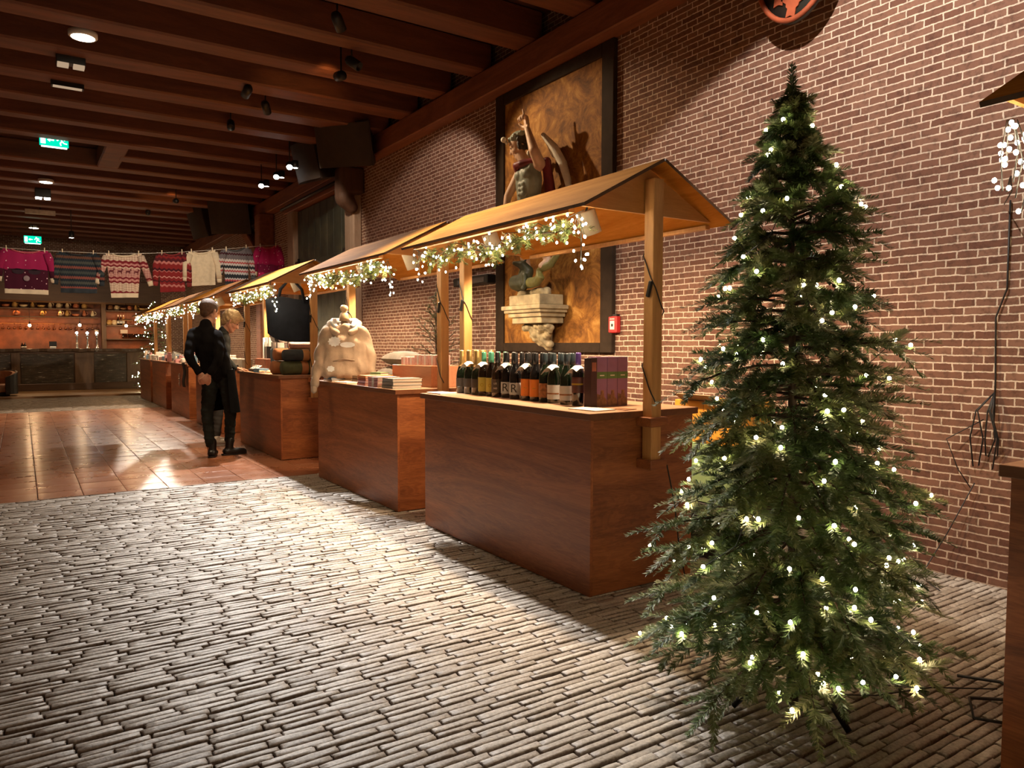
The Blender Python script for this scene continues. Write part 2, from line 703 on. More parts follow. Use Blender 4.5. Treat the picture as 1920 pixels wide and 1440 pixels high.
def paver_mat(name, lo, hi, gapc, rough, bscale, bstr):
    m, nt, bs = new_mat(name)
    at = nt.nodes.new('ShaderNodeAttribute')
    at.attribute_name = 'tone'
    ah = nt.nodes.new('ShaderNodeAttribute')
    ah.attribute_name = 'wear'
    v = coords(nt)
    n = noise(nt, v, bscale, 4, .65)
    r = ramp(nt, [(0, lo), (1, hi)])
    nt.links.new(at.outputs['Fac'], r.inputs[0])
    rr = ramp(nt, [(.3, (.62, .60, .58)), (.62, (1.12, 1.1, 1.08))])
    nt.links.new(n.outputs[0], rr.inputs[0])
    col = mixc(nt, 1.0, r.outputs[0], rr.outputs[0], 'MULTIPLY')
    wr = ramp(nt, [(.1, 0.0), (.75, 1.0)])
    nt.links.new(mathn(nt, 'ADD', ah.outputs['Fac'], mathn(nt, 'MULTIPLY', mathn(nt, 'SUBTRACT', n.outputs[0], .5), .5)), wr.inputs[0])
    col = mixc(nt, wr.outputs[0], gapc, col)
    nt.links.new(col, bs.inputs['Base Color'])
    bs.inputs['Roughness'].default_value = rough
    bump(nt, bs, n.outputs[0], bstr, .004)
    return m

def floor_tile_mat():
    m, nt, bs = new_mat('terracotta_tiles')
    at = nt.nodes.new('ShaderNodeAttribute')
    at.attribute_name = 'tone'
    ah = nt.nodes.new('ShaderNodeAttribute')
    ah.attribute_name = 'wear'
    v = coords(nt)
    n = noise(nt, v, 5, 4, .6)
    n2 = noise(nt, v, 9, 2, .5)
    r = ramp(nt, [(0, (.20, .068, .028)), (.6, (.28, .105, .046)), (1, (.34, .15, .075))])
    nt.links.new(mathn(nt, 'ADD', mathn(nt, 'MULTIPLY', at.outputs['Fac'], .6), mathn(nt, 'MULTIPLY', n.outputs[0], .4)), r.inputs[0])
    wr = ramp(nt, [(.05, 0.0), (.3, 1.0)])
    nt.links.new(ah.outputs['Fac'], wr.inputs[0])
    col = mixc(nt, wr.outputs[0], (.26, .17, .11), r.outputs[0])
    nt.links.new(col, bs.inputs['Base Color'])
    rr = ramp(nt, [(.3, .24), (.7, .38)])
    nt.links.new(n.outputs[0], rr.inputs[0])
    nt.links.new(rr.outputs[0], bs.inputs['Roughness'])
    bs.inputs['Coat Weight'].default_value = .25
    bs.inputs['Coat Roughness'].default_value = .2
    bump(nt, bs, n2.outputs[0], .05, .01)
    return m

M_PAVE = paver_mat('worn_brick_paving', (.33, .285, .235), (.53, .49, .435), (.085, .042, .018), .50, 75, .5)
M_PAVE2 = paver_mat('far_brick_paving', (.30, .23, .15), (.44, .35, .25), (.10, .06, .03), .6, 40, .2)
M_TILE = floor_tile_mat()
M_BED = plain('dark_sand_bed', (.035, .020, .010), .9, var=.4, scale=20, bmp=.3)
M_STEP = wood('bar_step_boards', (.20, .10, .035), (.34, .18, .07), 'X', .5, .8, .1)

def make_floor():
    parts = [pavers(-2.6, 4.36, .05, 7.31, .195, .0375, 6, 5, .0026, .0048, .0034, .007, 3, .022, (.022, .13)),
             pavers(-2.6, 4.36, 7.31, 16.86, .335, .335, 5, 5, .0020, .0010, .0, .0040, 5, .003, (.012, .012)),
             pavers(-2.6, 4.36, 16.86, 21.2, .21, .06, 2, 1, .003, .004, .002, .003, 9)]
    V, Q, T, H, MI = [], [], [], [], []
    b = 0
    for k, (v, q, t, h) in enumerate(parts):
        V.append(v)
        Q.append(q + b)
        T.append(t)
        H.append(h)
        MI.append(np.full(len(q), k))
        b += len(v)
    # bed below the joints, and the boarded step in front of the bar
    def plane(x0, x1, y0, y1, z, mi):
        nonlocal b
        V.append(np.array([[x0, y0, z], [x1, y0, z], [x1, y1, z], [x0, y1, z]], float))
        Q.append(np.array([[0, 1, 2, 3]]) + b)
        T.append(np.zeros(4))
        H.append(np.zeros(4))
        MI.append(np.array([mi]))
        b += 4
    plane(-2.7, 4.5, -1.2, 25.6, -.016, 3)
    V, Q, T, H, MI = map(np.concatenate, (V, Q, T, H, MI))
    me = bpy.data.meshes.new('floor')
    me.vertices.add(len(V))
    me.vertices.foreach_set('co', V.astype(np.float32).ravel())
    me.loops.add(len(Q) * 4)
    me.loops.foreach_set('vertex_index', Q.astype(np.int32).ravel())
    me.polygons.add(len(Q))
    me.polygons.foreach_set('loop_start', np.arange(0, len(Q) * 4, 4, dtype=np.int32))
    me.polygons.foreach_set('material_index', MI.astype(np.int32))
    me.polygons.foreach_set('use_smooth', np.ones(len(Q), bool))
    me.update(calc_edges=True)
    for nm, arr in (('tone', T), ('wear', H)):
        a = me.attributes.new(nm, 'FLOAT', 'POINT')
        a.data.foreach_set('value', arr.astype(np.float32))
    for m in (M_PAVE, M_TILE, M_PAVE2, M_BED):
        me.materials.append(m)
    o = bpy.data.objects.new('floor', me)
    COL.objects.link(o)
    return structure(o)

make_floor()
structure(MB().span((-2.6, 21.2, -.02), (4.36, 25.2, .05), ch=.01).build('trim_step', M_STEP))

# ================================================================ walls, ceiling
WX = 4.36
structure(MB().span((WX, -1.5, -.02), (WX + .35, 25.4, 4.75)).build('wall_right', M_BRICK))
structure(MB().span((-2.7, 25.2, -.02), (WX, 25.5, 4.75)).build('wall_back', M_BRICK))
structure(MB().span((-2.7, -1.5, 4.52), (WX + .35, 25.5, 4.6)).build('ceiling', M_BOARDS))
# wall plate under the joist ends
structure(MB().span((4.18, -1.5, 3.94), (WX, 25.2, 4.212), ch=.012).build('trim_plate', M_PLATE))
yj = 7.96 - .905 * 9
k = 0
rj = random.Random(5)
while yj < 25:
    wdt = .25 + .12 * rj.random()
    xa = 1.36 if 12.9 < yj < 13.8 else -2.7
    z0 = 4.212 + rj.random() * .01
    j = MB().span((xa, yj - wdt / 2, z0), (4.30, yj + wdt / 2, 4.52), ch=.02).build('trim_joist_%d' % (k + 1), M_JOIST)
    structure(j)
    yj += .905
    k += 1
structure(MB().span((1.12, 12.62, 4.225), (1.44, 14.2, 4.50), ch=.02).build('trim_trimmer', M_JOIST))

# ---- great plank door in the right wall
M_DOOR = None
def door_mat():
    m, nt, bs = new_mat('old_green_planks')
    v = coords(nt, 'Object')
    n = noise(nt, v, 3.0, 5, .6)
    r = ramp(nt, [(.35, (.020, .022, .014)), (.6, (.048, .050, .030)), (.8, (.10, .085, .05))])
    nt.links.new(n.outputs[0], r.inputs[0])
    n2 = noise(nt, v, 14, 2)
    sp = ramp(nt, [(.70, 0.0), (.74, 1.0)])
    nt.links.new(n2.outputs[0], sp.inputs[0])
    col = mixc(nt, mathn(nt, 'MULTIPLY', sp.outputs[0], .55), r.outputs[0], (.16, .17, .12))
    nt.links.new(col, bs.inputs['Base Color'])
    bs.inputs['Roughness'].default_value = .55
    bump(nt, bs, n.outputs[0], .3, .01)
    return m

M_DOOR = door_mat()
dr = MB()
yy = 11.15
rr_ = random.Random(8)
while yy < 13.68:
    pw = .30 + rr_.random() * .06
    dr.span((4.30, yy + .004, .02), (4.345, min(yy + pw, 13.7) - .004, 3.72), ch=.006)
    yy += pw
for zb in (1.55, 2.62):
    dr.span((4.275, 11.2, zb), (4.30, 13.65, zb + .16), ch=.006)
d1 = structure(dr.build('door_1', M_DOOR))
for y_, z_ in ((11.2, 2.72), (13.62, 2.72), (11.2, 1.3), (13.62, 1.3)):
    hb = MB().span((4.235, y_ - .07, z_ - .09), (4.30, y_ + .07, z_ + .09), ch=.012)
    hb.tube([(4.255, y_ - .1, z_ - .13), (4.255, y_ - .1, z_ + .13)], .022, 8)
    hb.build('hinge', M_BLACK, d1)
structure(MB().span((4.22, 10.76, 0), (4.36, 11.13, 3.86), ch=.02).build('trim_jamb_1', M_JAMB))
structure(MB().span((4.22, 13.72, 0), (4.36, 14.10, 3.86), ch=.02).build('trim_jamb_2', M_JAMB))
structure(MB().span((4.20, 10.70, 3.74), (4.36, 14.2, 3.94), ch=.01).build('trim_lintel', M_PLATE))
tube_ = MB().tube([(4.12, 10.9, 3.80), (4.12, 14.1, 3.80)], .028, 8)
tag(tube_.build('curtain_rail', M_BLACK), 'black rail running along the top of the dark plank door', 'rail')
# carved corbel over the near jamb
cb = MB()
cb.span((3.98, 10.62, 3.55), (4.36, 10.92, 3.94), ch=.03)
chain(cb, [(4.07, 10.77, 3.7), (4.09, 10.77, 3.48), (4.20, 10.77, 3.36)], [.13, .15, .10], 10)
structure(sculpt(cb, 'trim_corbel', wood('corbel_oak', (.045, .019, .009), (.09, .04, .02), 'Z', .8), voxel=.025))
# second, darker timber bay further down the wall: post and brace carrying the plate
pb = MB()
pb.span((4.05, 15.4, 0), (4.36, 15.75, 3.94), ch=.02)
pb.bar((4.2, 15.6, 3.0), (4.2, 17.2, 3.9), .22, .22, ch=.02)
structure(pb.build('trim_post', M_PLATE))

# ---- ochre panel in a dark frame behind the statue
def ochre_mat():
    m, nt, bs = new_mat('marbled_ochre')
    v = coords(nt)
    n = noise(nt, v, 4.2, 9, .74, .7)
    r = ramp(nt, [(.30, (.040, .018, .006)), (.44, (.17, .068, .014)), (.56, (.33, .15, .03)), (.72, (.60, .36, .11))])
    nt.links.new(n.outputs[0], r.inputs[0])
    nt.links.new(r.outputs[0], bs.inputs['Base Color'])
    bs.inputs['Roughness'].default_value = .7
    bs.inputs['Specular IOR Level'].default_value = .2
    n2 = noise(nt, v, 18, 4)
    bump(nt, bs, n2.outputs[0], .25, .004)
    return m

pn = thing('framed_panel', 'marbled ochre panel in a wide dark frame behind the winged statue', 'panel', (4.36, 5.9, 1.25))
MB().span((-.03, -.80, .05), (-.002, .85, 2.60)).build('panel', ochre_mat(), pn)
fr = MB()
fr.span((-.05, -.93, -.02), (-.001, -.77, 2.685), ch=.006)
fr.span((-.05, .82, -.02), (-.001, .98, 2.685), ch=.006)
fr.span((-.05, -.77, -.02), (-.001, .82, .07), ch=.006)
fr.span((-.05, -.77, 2.57), (-.001, .82, 2.685), ch=.006)
fr.build('frame', M_DARKFRAME, pn)

# ---- oval painted shield high on the wall, tilted off it
sg = thing('oval_shield', 'dark oval shield with a red rim hung high on the brick wall', 'shield', (4.16, 3.06, 3.77))
dk = plain('shield_black', (.022, .024, .020), .5, var=.3)
rd = plain('shield_red', (.36, .085, .035), .5, var=.2)
sb = MB()
A_ = Matrix(((0, 0, -1), (0, 1, 0), (1, 0, 0)))
sb.lathe([(1e-5, -.02), (.26, -.02), (.30, -.012), (.30, .012), (1e-5, .02)], (0, 0, 0), 40, axis=Matrix(((0, 0, -1), (0, .95, 0), (1.42, 0, 0))))
sb.build('board', dk, sg)
sr = MB()
pts = [(-.02, .285 * math.cos(a), .405 * math.sin(a)) for a in [2 * PI * i / 48 for i in range(49)]]
sr.tube(pts, .017, 8, caps=False)
sr.build('rim', rd, sg)
lf = MB()
for cxx, czz, rot in ((-.10, -.20, .4), (.10, -.20, -.4), (0, .05, 0), (0, -.30, 2.4)):
    poly = []
    for i in range(18):
        a = 2 * PI * i / 18
        rr = .075 * (1 + .35 * math.cos(3 * a)) * (1.1 if i % 2 else .8)
        poly.append((cxx + rr * math.cos(a + rot), czz + rr * math.sin(a + rot)))
    lf.prism(poly, (-.021, 0, 0), (0, -1, 0), (0, 0, 1), .006)
lf.build('emblem', rd, sg)
MB().tube([(.0, 0, .2), (.19, 0, .24), (.19, 0, -.2), (.0, 0, -.25)], .009).build('bracket', M_BLACK, sg)

# ================================================================ market stalls
M_PLYRED = wood('stained_plywood', (.165, .044, .013), (.39, .125, .038), 'Y', .42, 1.1, .15, .8, .035)
M_PLYEND = wood('stained_plywood_end', (.165, .046, .013), (.385, .128, .038), 'X', .42, 1.1, .15, .8, .035)
M_TOP = wood('counter_top_ply', (.42, .22, .12), (.60, .36, .23), 'Y', .38, .8, .15)
M_TOPEDGE = wood('counter_edge', (.11, .036, .012), (.20, .07, .024), 'Y', .45, .8, .1)
M_POST = wood('post_pine', (.40, .19, .055), (.60, .32, .11), 'Z', .5, .8, .05)
M_ROOF = wood('roof_ply', (.33, .118, .014), (.50, .205, .034), 'Y', .85, 1.2, .0, .8, 0, .04)
M_ROOFEDGE = plain('roof_edge', (.085, .040, .017), .6)
M_GABLE = wood('gable_ply', (.40, .18, .05), (.56, .28, .09), 'X', .5, 1.0, .05)
M_SHADE = plain('cream_lampshade', (.52, .47, .36), .5, var=.08, bmp=0)
CT = .953          # height of the counter tops
FX = 2.405         # their front face

def market_stall(yn, yf, label, far=False):
    t = thing('market_stall', label, 'market stall', (2.775, (yn + yf) / 2, 0), 0, 'wooden market stalls along the brick wall')
    L = yf - yn
    h = L / 2
    x0 = FX - 2.775
    x1 = 3.14 - 2.775
    b = MB().span((x0, -h, .004), (x0 + .018, h, CT - .036)).build('front_panel', M_PLYRED, t)
    for s in (-1, 1):
        MB().span((x0 + .0185, s * h - (.018 if s > 0 else 0), .006), (x1, s * h + (.018 if s < 0 else 0), CT - .036)).build('end_panel', M_PLYEND, t)
    MB().span((x1 - .018, -h + .02, .006), (x1, h - .02, CT - .036)).build('back_panel', M_PLYRED, t)
    tp = MB().span((x0 - .026, -h - .024, CT - .0355), (x1 + .02, h + .024, CT), ch=.002)
    # the top face is paler than its stained edge
    tp.mi = [0] * len(tp.f)
    tpo = tp.build('countertop', [M_TOPEDGE, M_TOP], t)
    for p in tpo.data.polygons:
        if p.normal.z > .9:
            p.material_index = 1
    for s in (-1, 1):
        yc = s * (h + .018 + .036)
        MB().span((-.035, yc - .035, .655), (.035, yc + .035, 2.16), ch=.003).build('post', M_POST, t)
        for z in (.872, .648):
            k = MB()
            w_ = .062 if z > .7 else .058
            k.span((-w_, min(s * h, s * (h + .112)), z - .0), (w_, max(s * h, s * (h + .112)), z + .05), ch=.003)
            k.build('bracket', M_PLYEND, t)
        # gable plate, flush with the inside of the post
        ya = s * h - (.0 if s > 0 else .016)
        MB().prism([(-.47, 1.985), (.47, 1.985), (.0, 2.222)], (0, ya, 0), (1, 0, 0), (0, 0, 1), -.016).build('gable_board', M_GABLE, t)
    ra, rb = -h - .13, h + .05
    for s in (-1, 1):
        q = MB()
        up = Vector((s * .52, 0, -.275)).normalized()
        nrm = Vector((s * .275, 0, .52)).normalized()
        a = [Vector((0, 0, 2.238)), Vector((0, 0, 2.238)) + up * .588]
        vs = []
        for y in (ra, rb):
            for p in a:
                vs += [p + Vector((0, y, 0)), p + Vector((0, y, 0)) + nrm * .016]
        q.add(vs, [(0, 2, 3, 1), (4, 5, 7, 6), (0, 4, 6, 2), (1, 3, 7, 5), (0, 1, 5, 4), (2, 6, 7, 3)])
        q.mi = [1, 1, 0, 0, 1, 1]
        q.build('roof_panel', [M_ROOF, M_ROOFEDGE], t)
        e = MB()
        c = a[1] - up * .03 - nrm * .014
        e.box((c.x, (ra + rb) / 2, c.z), (.035, rb - ra - .30, .022))
        e.build('eave_batten', M_POST, t)
    MB().span((-.03, -h + .01, 2.14), (.03, h - .01, 2.225)).build('ridge_beam', M_POST, t)
    return t

YS = [(2.925, 4.79), (5.26, 7.10), (8.36, 10.22), (11.34, 13.20), (13.84, 15.66), (16.30, 18.12), (18.43, 20.16)]
SL = ['nearest wooden market stall, its counter full of wine bottles',
      'second wooden stall from the front, with books and a hooded sweater on its counter',
      'third wooden stall, with folded blankets and socks, where two men stand',
      'fourth wooden stall, partly hidden behind the two standing men',
      'fifth wooden stall along the wall, with a black scarf over its counter',
      'sixth wooden stall along the wall, next but one to the far bar',
      'farthest wooden stall, last of the row before the bar']
STALLS = [market_stall(a, b, l) for (a, b), l in zip(YS, SL)]
rst = market_stall(-.86, 1.0, 'wooden stall cut off by the right edge, nearest of all')

# ---- cylinder lamps below the ridge
def stall_lamp(y, label, x=2.70, tilt=(.42, 0, -1), power=60, deg=150, z=2.06):
    t = thing('stall_lamp', label, 'lamp', (x, y, z), 0, 'cylinder lamps under the stall roofs')
    d = Vector(tilt).normalized()
    rot = Vector((0, 0, -1)).rotation_difference(d).to_matrix()
    s = MB()
    s.lathe([(.052, .0), (.055, -.005), (.055, -.135), (.049, -.135), (.047, -.02), (1e-5, -.02)], (0, 0, 0), 18, axis=rot)
    s.build('lamp_shade', M_SHADE, t)
    b = MB()
    b.lathe([(1e-5, -.055), (.03, -.06), (.036, -.085), (.03, -.108), (1e-5, -.115)], (0, 0, 0), 12, axis=rot)
    b.build('bulb', emit('lamp_glow', (1.0, .80, .55), 14), t)
    r = MB().tube([(0, 0, -.005), (.03, 0, .06), (.06, 0, .12)], .006, 6)
    r.build('rod', M_BLACK, t)
    l = spot('stall_lamp_light', (0, 0, 0), (0, 0, -1), power, deg, .5, kelvin(3000), .04)
    l.location = d * .142
    l.rotation_euler = d.to_track_quat('-Z', 'Y').to_euler()
    l.parent = t
    return t

for i, (a, b) in enumerate(YS):
    m = (a + b) / 2
    nth = ['nearest', 'second', 'third', 'fourth', 'fifth', 'sixth', 'farthest'][i]
    stall_lamp(a + .42, 'cream cylinder lamp at the near end of the %s stall roof' % nth, power=115 if i < 3 else 80)
    if i < 4:
        stall_lamp(b - .40, 'cream cylinder lamp at the far end of the %s stall roof' % nth, power=115)
stall_lamp(.45, 'cream cylinder lamp below the stall roof at the right edge', power=30)

# ---- fir swags and strings of small bulbs along the front eaves
M_BULB = emit('fairy_bulb', (1.0, .80, .50), 95)
M_WIRE = plain('dark_green_wire', (.012, .014, .010), .5, var=.1, bmp=0)

def needle_mat(name, stops, rough=.5):
    m, nt, bs = new_mat(name)
    at = nt.nodes.new('ShaderNodeAttribute')
    at.attribute_name = 'tone'
    r = ramp(nt, stops)
    nt.links.new(at.outputs['Fac'], r.inputs[0])
    nt.links.new(r.outputs[0], bs.inputs['Base Color'])
    bs.inputs['Roughness'].default_value = rough
    return m

M_SWAG = needle_mat('swag_needles', [(0, (.07, .11, .028)), (.5, (.19, .23, .065)), (1, (.40, .41, .17))])
M_FIR = needle_mat('fir_needles', [(0, (.045, .098, .026)), (.45, (.11, .175, .052)), (.75, (.21, .24, .088)), (1, (.42, .41, .22))])
M_BARK = plain('brown_twig', (.060, .034, .018), .8)

class Needles:
    """collects flat pointed needles set along twigs; built as one mesh with a tone per twig"""
    def __init__(s):
        s.v, s.t = [], []
        s.rg = np.random.default_rng(21)

    def twig(s, p, d, up, length, n, nl, nw, flat=.35, tone=None, droop=0.0, taper=.45):
        rg = s.rg
        p, d, up = np.array(p, float), np.array(d, float), np.array(up, float)
        d /= np.linalg.norm(d)
        side = np.cross(d, up)
        ns = np.linalg.norm(side)
        if ns < 1e-5:
            side = np.cross(d, np.array([1., 0, 0]))
            ns = np.linalg.norm(side)
        side /= ns
        nrm = np.cross(side, d)
        t = np.sort(rg.random(n))
        pos = p + d * (t * length)[:, None]
        pos[:, 2] -= droop * (t ** 2) * length
        a = rg.random(n) * 2 * np.pi
        rad = side * np.cos(a)[:, None] + nrm * (np.sin(a) * flat + .12)[:, None]
        fw = .55 + .5 * t
        nd = rad + d * fw[:, None]
        nd /= np.linalg.norm(nd, axis=1)[:, None]
        ln = nl * (1 - taper * t ** 3) * (.8 + .4 * rg.random(n))
        tip = pos + nd * ln[:, None]
        wv = np.cross(nd, nrm + .4 * (rg.random((n, 3)) - .5))
        wv /= (np.linalg.norm(wv, axis=1)[:, None] + 1e-9)
        a1 = pos + wv * nw / 2 + nd * (ln * .06)[:, None]
        a2 = pos - wv * nw / 2 + nd * (ln * .06)[:, None]
        mid = pos + nd * (ln * .7)[:, None]
        m1, m2 = mid + wv * nw * .42, mid - wv * nw * .42
        s.v.append(np.stack([a1, a2, m2, tip, m1], 1))
        tn = rg.random() if tone is None else tone
        s.t.append(np.clip(tn + .25 * (rg.random(n) - .5), 0, 1))

    def build(s, name, mat, parent=None):
        V = np.concatenate(s.v).astype(np.float32)
        T = np.concatenate(s.t)
        n = len(V)
        me = bpy.data.meshes.new(name)
        me.vertices.add(n * 5)
        me.vertices.foreach_set('co', V.reshape(-1))
        me.loops.add(n * 5)
        me.loops.foreach_set('vertex_index', np.arange(n * 5, dtype=np.int32))
        me.polygons.add(n)
        me.polygons.foreach_set('loop_start', np.arange(0, n * 5, 5, dtype=np.int32))
        me.update(calc_edges=True)
        a = me.attributes.new('tone', 'FLOAT', 'POINT')
        a.data.foreach_set('value', np.repeat(T, 5).astype(np.float32))
        me.materials.append(mat)
        o = bpy.data.objects.new(name, me)
        COL.objects.link(o)
        o.parent = parent
        return o

def bulb_mesh(r):
    me = MB()
    me.sphere((0, 0, 0), r, 6, 5, sc=(1, 1, 1.25))
    m = me.mesh('bulb')
    m.materials.append(M_BULB)
    return m

BULB_S, BULB_M = bulb_mesh(.0062), bulb_mesh(.0062)

def put_bulbs(parent, pts, me, limit=100):
    for p in pts[:limit]:
        o = bpy.data.objects.new('bulb', me)
        COL.objects.link(o)
        o.parent = parent
        o.location = p
    rest = pts[limit:]
    if rest:
        mb = MB()
        for p in rest:
            mb.sphere(p, .007, 5, 4)
        q = mb.build('bulbs', M_BULB, parent)
        q['kind'] = 'stuff'

def eave_dressing(i, ya, yb, label_s, label_l, nb, dense=1.0, drops=True, xg=2.345, zg=1.955, swag=True):
    """ya..yb: near and far end of the roof"""
    rg = random.Random(100 + i)
    L = yb - ya
    def line(u):
        z = zg - .035 - .045 * math.sin(u * PI) - .018 * math.sin(u * 17 + i)
        return Vector((xg + .012 * math.sin(u * 23 + i), ya + u * L, z))
    if swag:
        t = thing('fir_swag', label_s, 'garland', line(.5), 0, 'fir swags below the stall eaves')
        o = line(.5)
        st = MB().tube([line(.05 + .9 * k / 24) - o for k in range(25)], .005, 6)
        st.build('stem', M_BARK, t)
        N = Needles()
        N.rg = np.random.default_rng(300 + i)
        nt_ = int(125 * dense)
        for k in range(nt_):
            u = .04 + .92 * rg.random()
            p = line(u) - o
            a = rg.random() * 2 * PI
            d = Vector((.75 * math.cos(a) - .15, rg.choice((-1, 1)) * (.5 + .7 * rg.random()), .75 * math.sin(a) - .25))
            N.twig(p, d, (0, 0, 1), .07 + .05 * rg.random(), 24, .034, .0075, .5)
        N.build('needles', M_SWAG, t)
    s = thing('string_lights', label_l, 'string lights', (xg, ya, zg), 0, 'fairy lights on the stalls')
    o = Vector((xg, ya, zg))
    wire = MB()
    run = []
    for k in range(31):
        u = -.02 + 1.03 * k / 30
        run.append(line(u) - o + Vector((-.02 + .02 * math.sin(k * 2.1), 0, .03 + .02 * math.sin(k * 1.3))))
    wire.tube(run, .0022, 5)
    pts = []
    nmain = int(nb * .8)
    for k in range(nmain):
        u = rg.random()
        c = line(u) - o
        pts.append(c + Vector((rg.uniform(-.065, .05), rg.uniform(-.02, .02), rg.gauss(.005, .042))))
    nd = nb - nmain
    if drops:
        for (u, n, ln) in ((.01, nd // 2, .24), (.985, nd - nd // 2, .20)):
            c = line(u) - o
            wire.tube([c, c + Vector((.01, .01, -ln * .5)), c + Vector((0, .0, -ln))], .0022, 5)
            for k in range(n):
                v = rg.random()
                pts.append(c + Vector((rg.uniform(-.035, .035), rg.uniform(-.035, .035), -ln * v)))
    # short side leads so that no bulb hangs in the air
    for p in pts:
        u = min(1, max(0, p.y / L))
        c = line(u) - o + Vector((-.02, 0, .03))
        if abs(p.z - c.z) < .16:
            wire.tube([c, (c + p) / 2 + Vector((0, .008, .004)), p], .0011, 3, caps=False)
    wire.build('cable', M_WIRE, s)
    rg.shuffle(pts)
    put_bulbs(s, pts, BULB_S)
    return s

NTH = ['nearest', 'second', 'third', 'fourth', 'fifth', 'sixth', 'farthest']
for i, (a, b) in enumerate(YS):
    eave_dressing(i, a + .0, b - .02, 'green fir swag under the eave of the %s stall' % NTH[i],
                  'string of warm fairy lights along the eave of the %s stall' % NTH[i],
                  [120, 130, 120, 90, 90, 90, 80][i], [1, 1, 1, .7, .7, .6, .5][i])

# hanging bundle of lights on the far end of the stall at the right edge
def light_bundle():
    s = thing('string_lights', 'bundle of fairy lights dangling from the stall roof at the right edge', 'string lights', (2.36, 1.02, 1.94), 0, 'fairy lights on the stalls')
    rg = random.Random(77)
    w = MB()
    pts = []
    for k in range(5):
        ox, oy = rg.uniform(-.04, .05), rg.uniform(-.05, .03)
        ln = (.22, .18, .26, .12, .2)[k]
        w.tube([(ox * .3, oy * .3, 0), (ox, oy, -ln * .5), (ox * .6, oy * .6, -ln)], .002, 5)
        for q in range(7):
            v = .1 + .9 * rg.random()
            pts.append(Vector((ox + rg.uniform(-.025, .025), oy + rg.uniform(-.025, .025), -ln * v)))
    w.tube([(0, 0, -.2), (.3, .12, -.10), (1.2, .50, .02), (1.965, .86, .10)], .003, 6)
    w.build('cable', M_RUBBER, s)
    put_bulbs(s, pts, BULB_S)
light_bundle()

# ---- flex with an inline connector wound down the posts
def post_cable(y, x, z0, z1, label, side=-1):
    t = thing('light_cable', label, 'cable', (x, y, z0), 0, 'black cables wound down the stall posts')
    mb = MB()
    pts = []
    L = z0 - z1
    for k in range(40):
        v = k / 39
        a = v * 2 * PI * 1.6 + .6
        r = .040
        sq = max(abs(math.cos(a)), abs(math.sin(a)))
        pts.append((r * math.cos(a) / sq, r * math.sin(a) / sq, -L * v))
    mb.tube(pts, .0035, 6)
    mb.build('cord', M_RUBBER, t)
    MB().box((-.047, -.02, -.34), (.018, .022, .085), Matrix.Rotation(.3, 3, 'X'), ch=.004).build('connector', M_BLACK, t)

for i, (a, b) in enumerate(YS[:4]):
    post_cable(a - .054, 2.775, 1.93, 1.0, 'black cable wound round the near post of the %s stall' % NTH[i])
    if i < 2:
        post_cable(b + .054, 2.775, 1.93, 1.0, 'black cable wound round the far post of the %s stall' % NTH[i])
fl = MB().tube([(2.80, 2.86, .69), (2.86, 2.84, .66), (2.93, 2.85, .45), (2.99, 2.87, .2), (3.03, 2.86, .02), (3.12, 2.8, .012), (3.3, 2.7, .012)], .004, 6)
tag(fl.build('mains_lead', M_RUBBER), 'thin black lead running down the end of the wine counter to the floor', 'cable')

# ================================================================ christmas trees
def interp(tab, z):
    for (a, ra), (b, rb) in zip(tab, tab[1:]):
        if a <= z <= b:
            return ra + (rb - ra) * (z - a) / (b - a)
    return tab[0][1] if z < tab[0][0] else tab[-1][1]

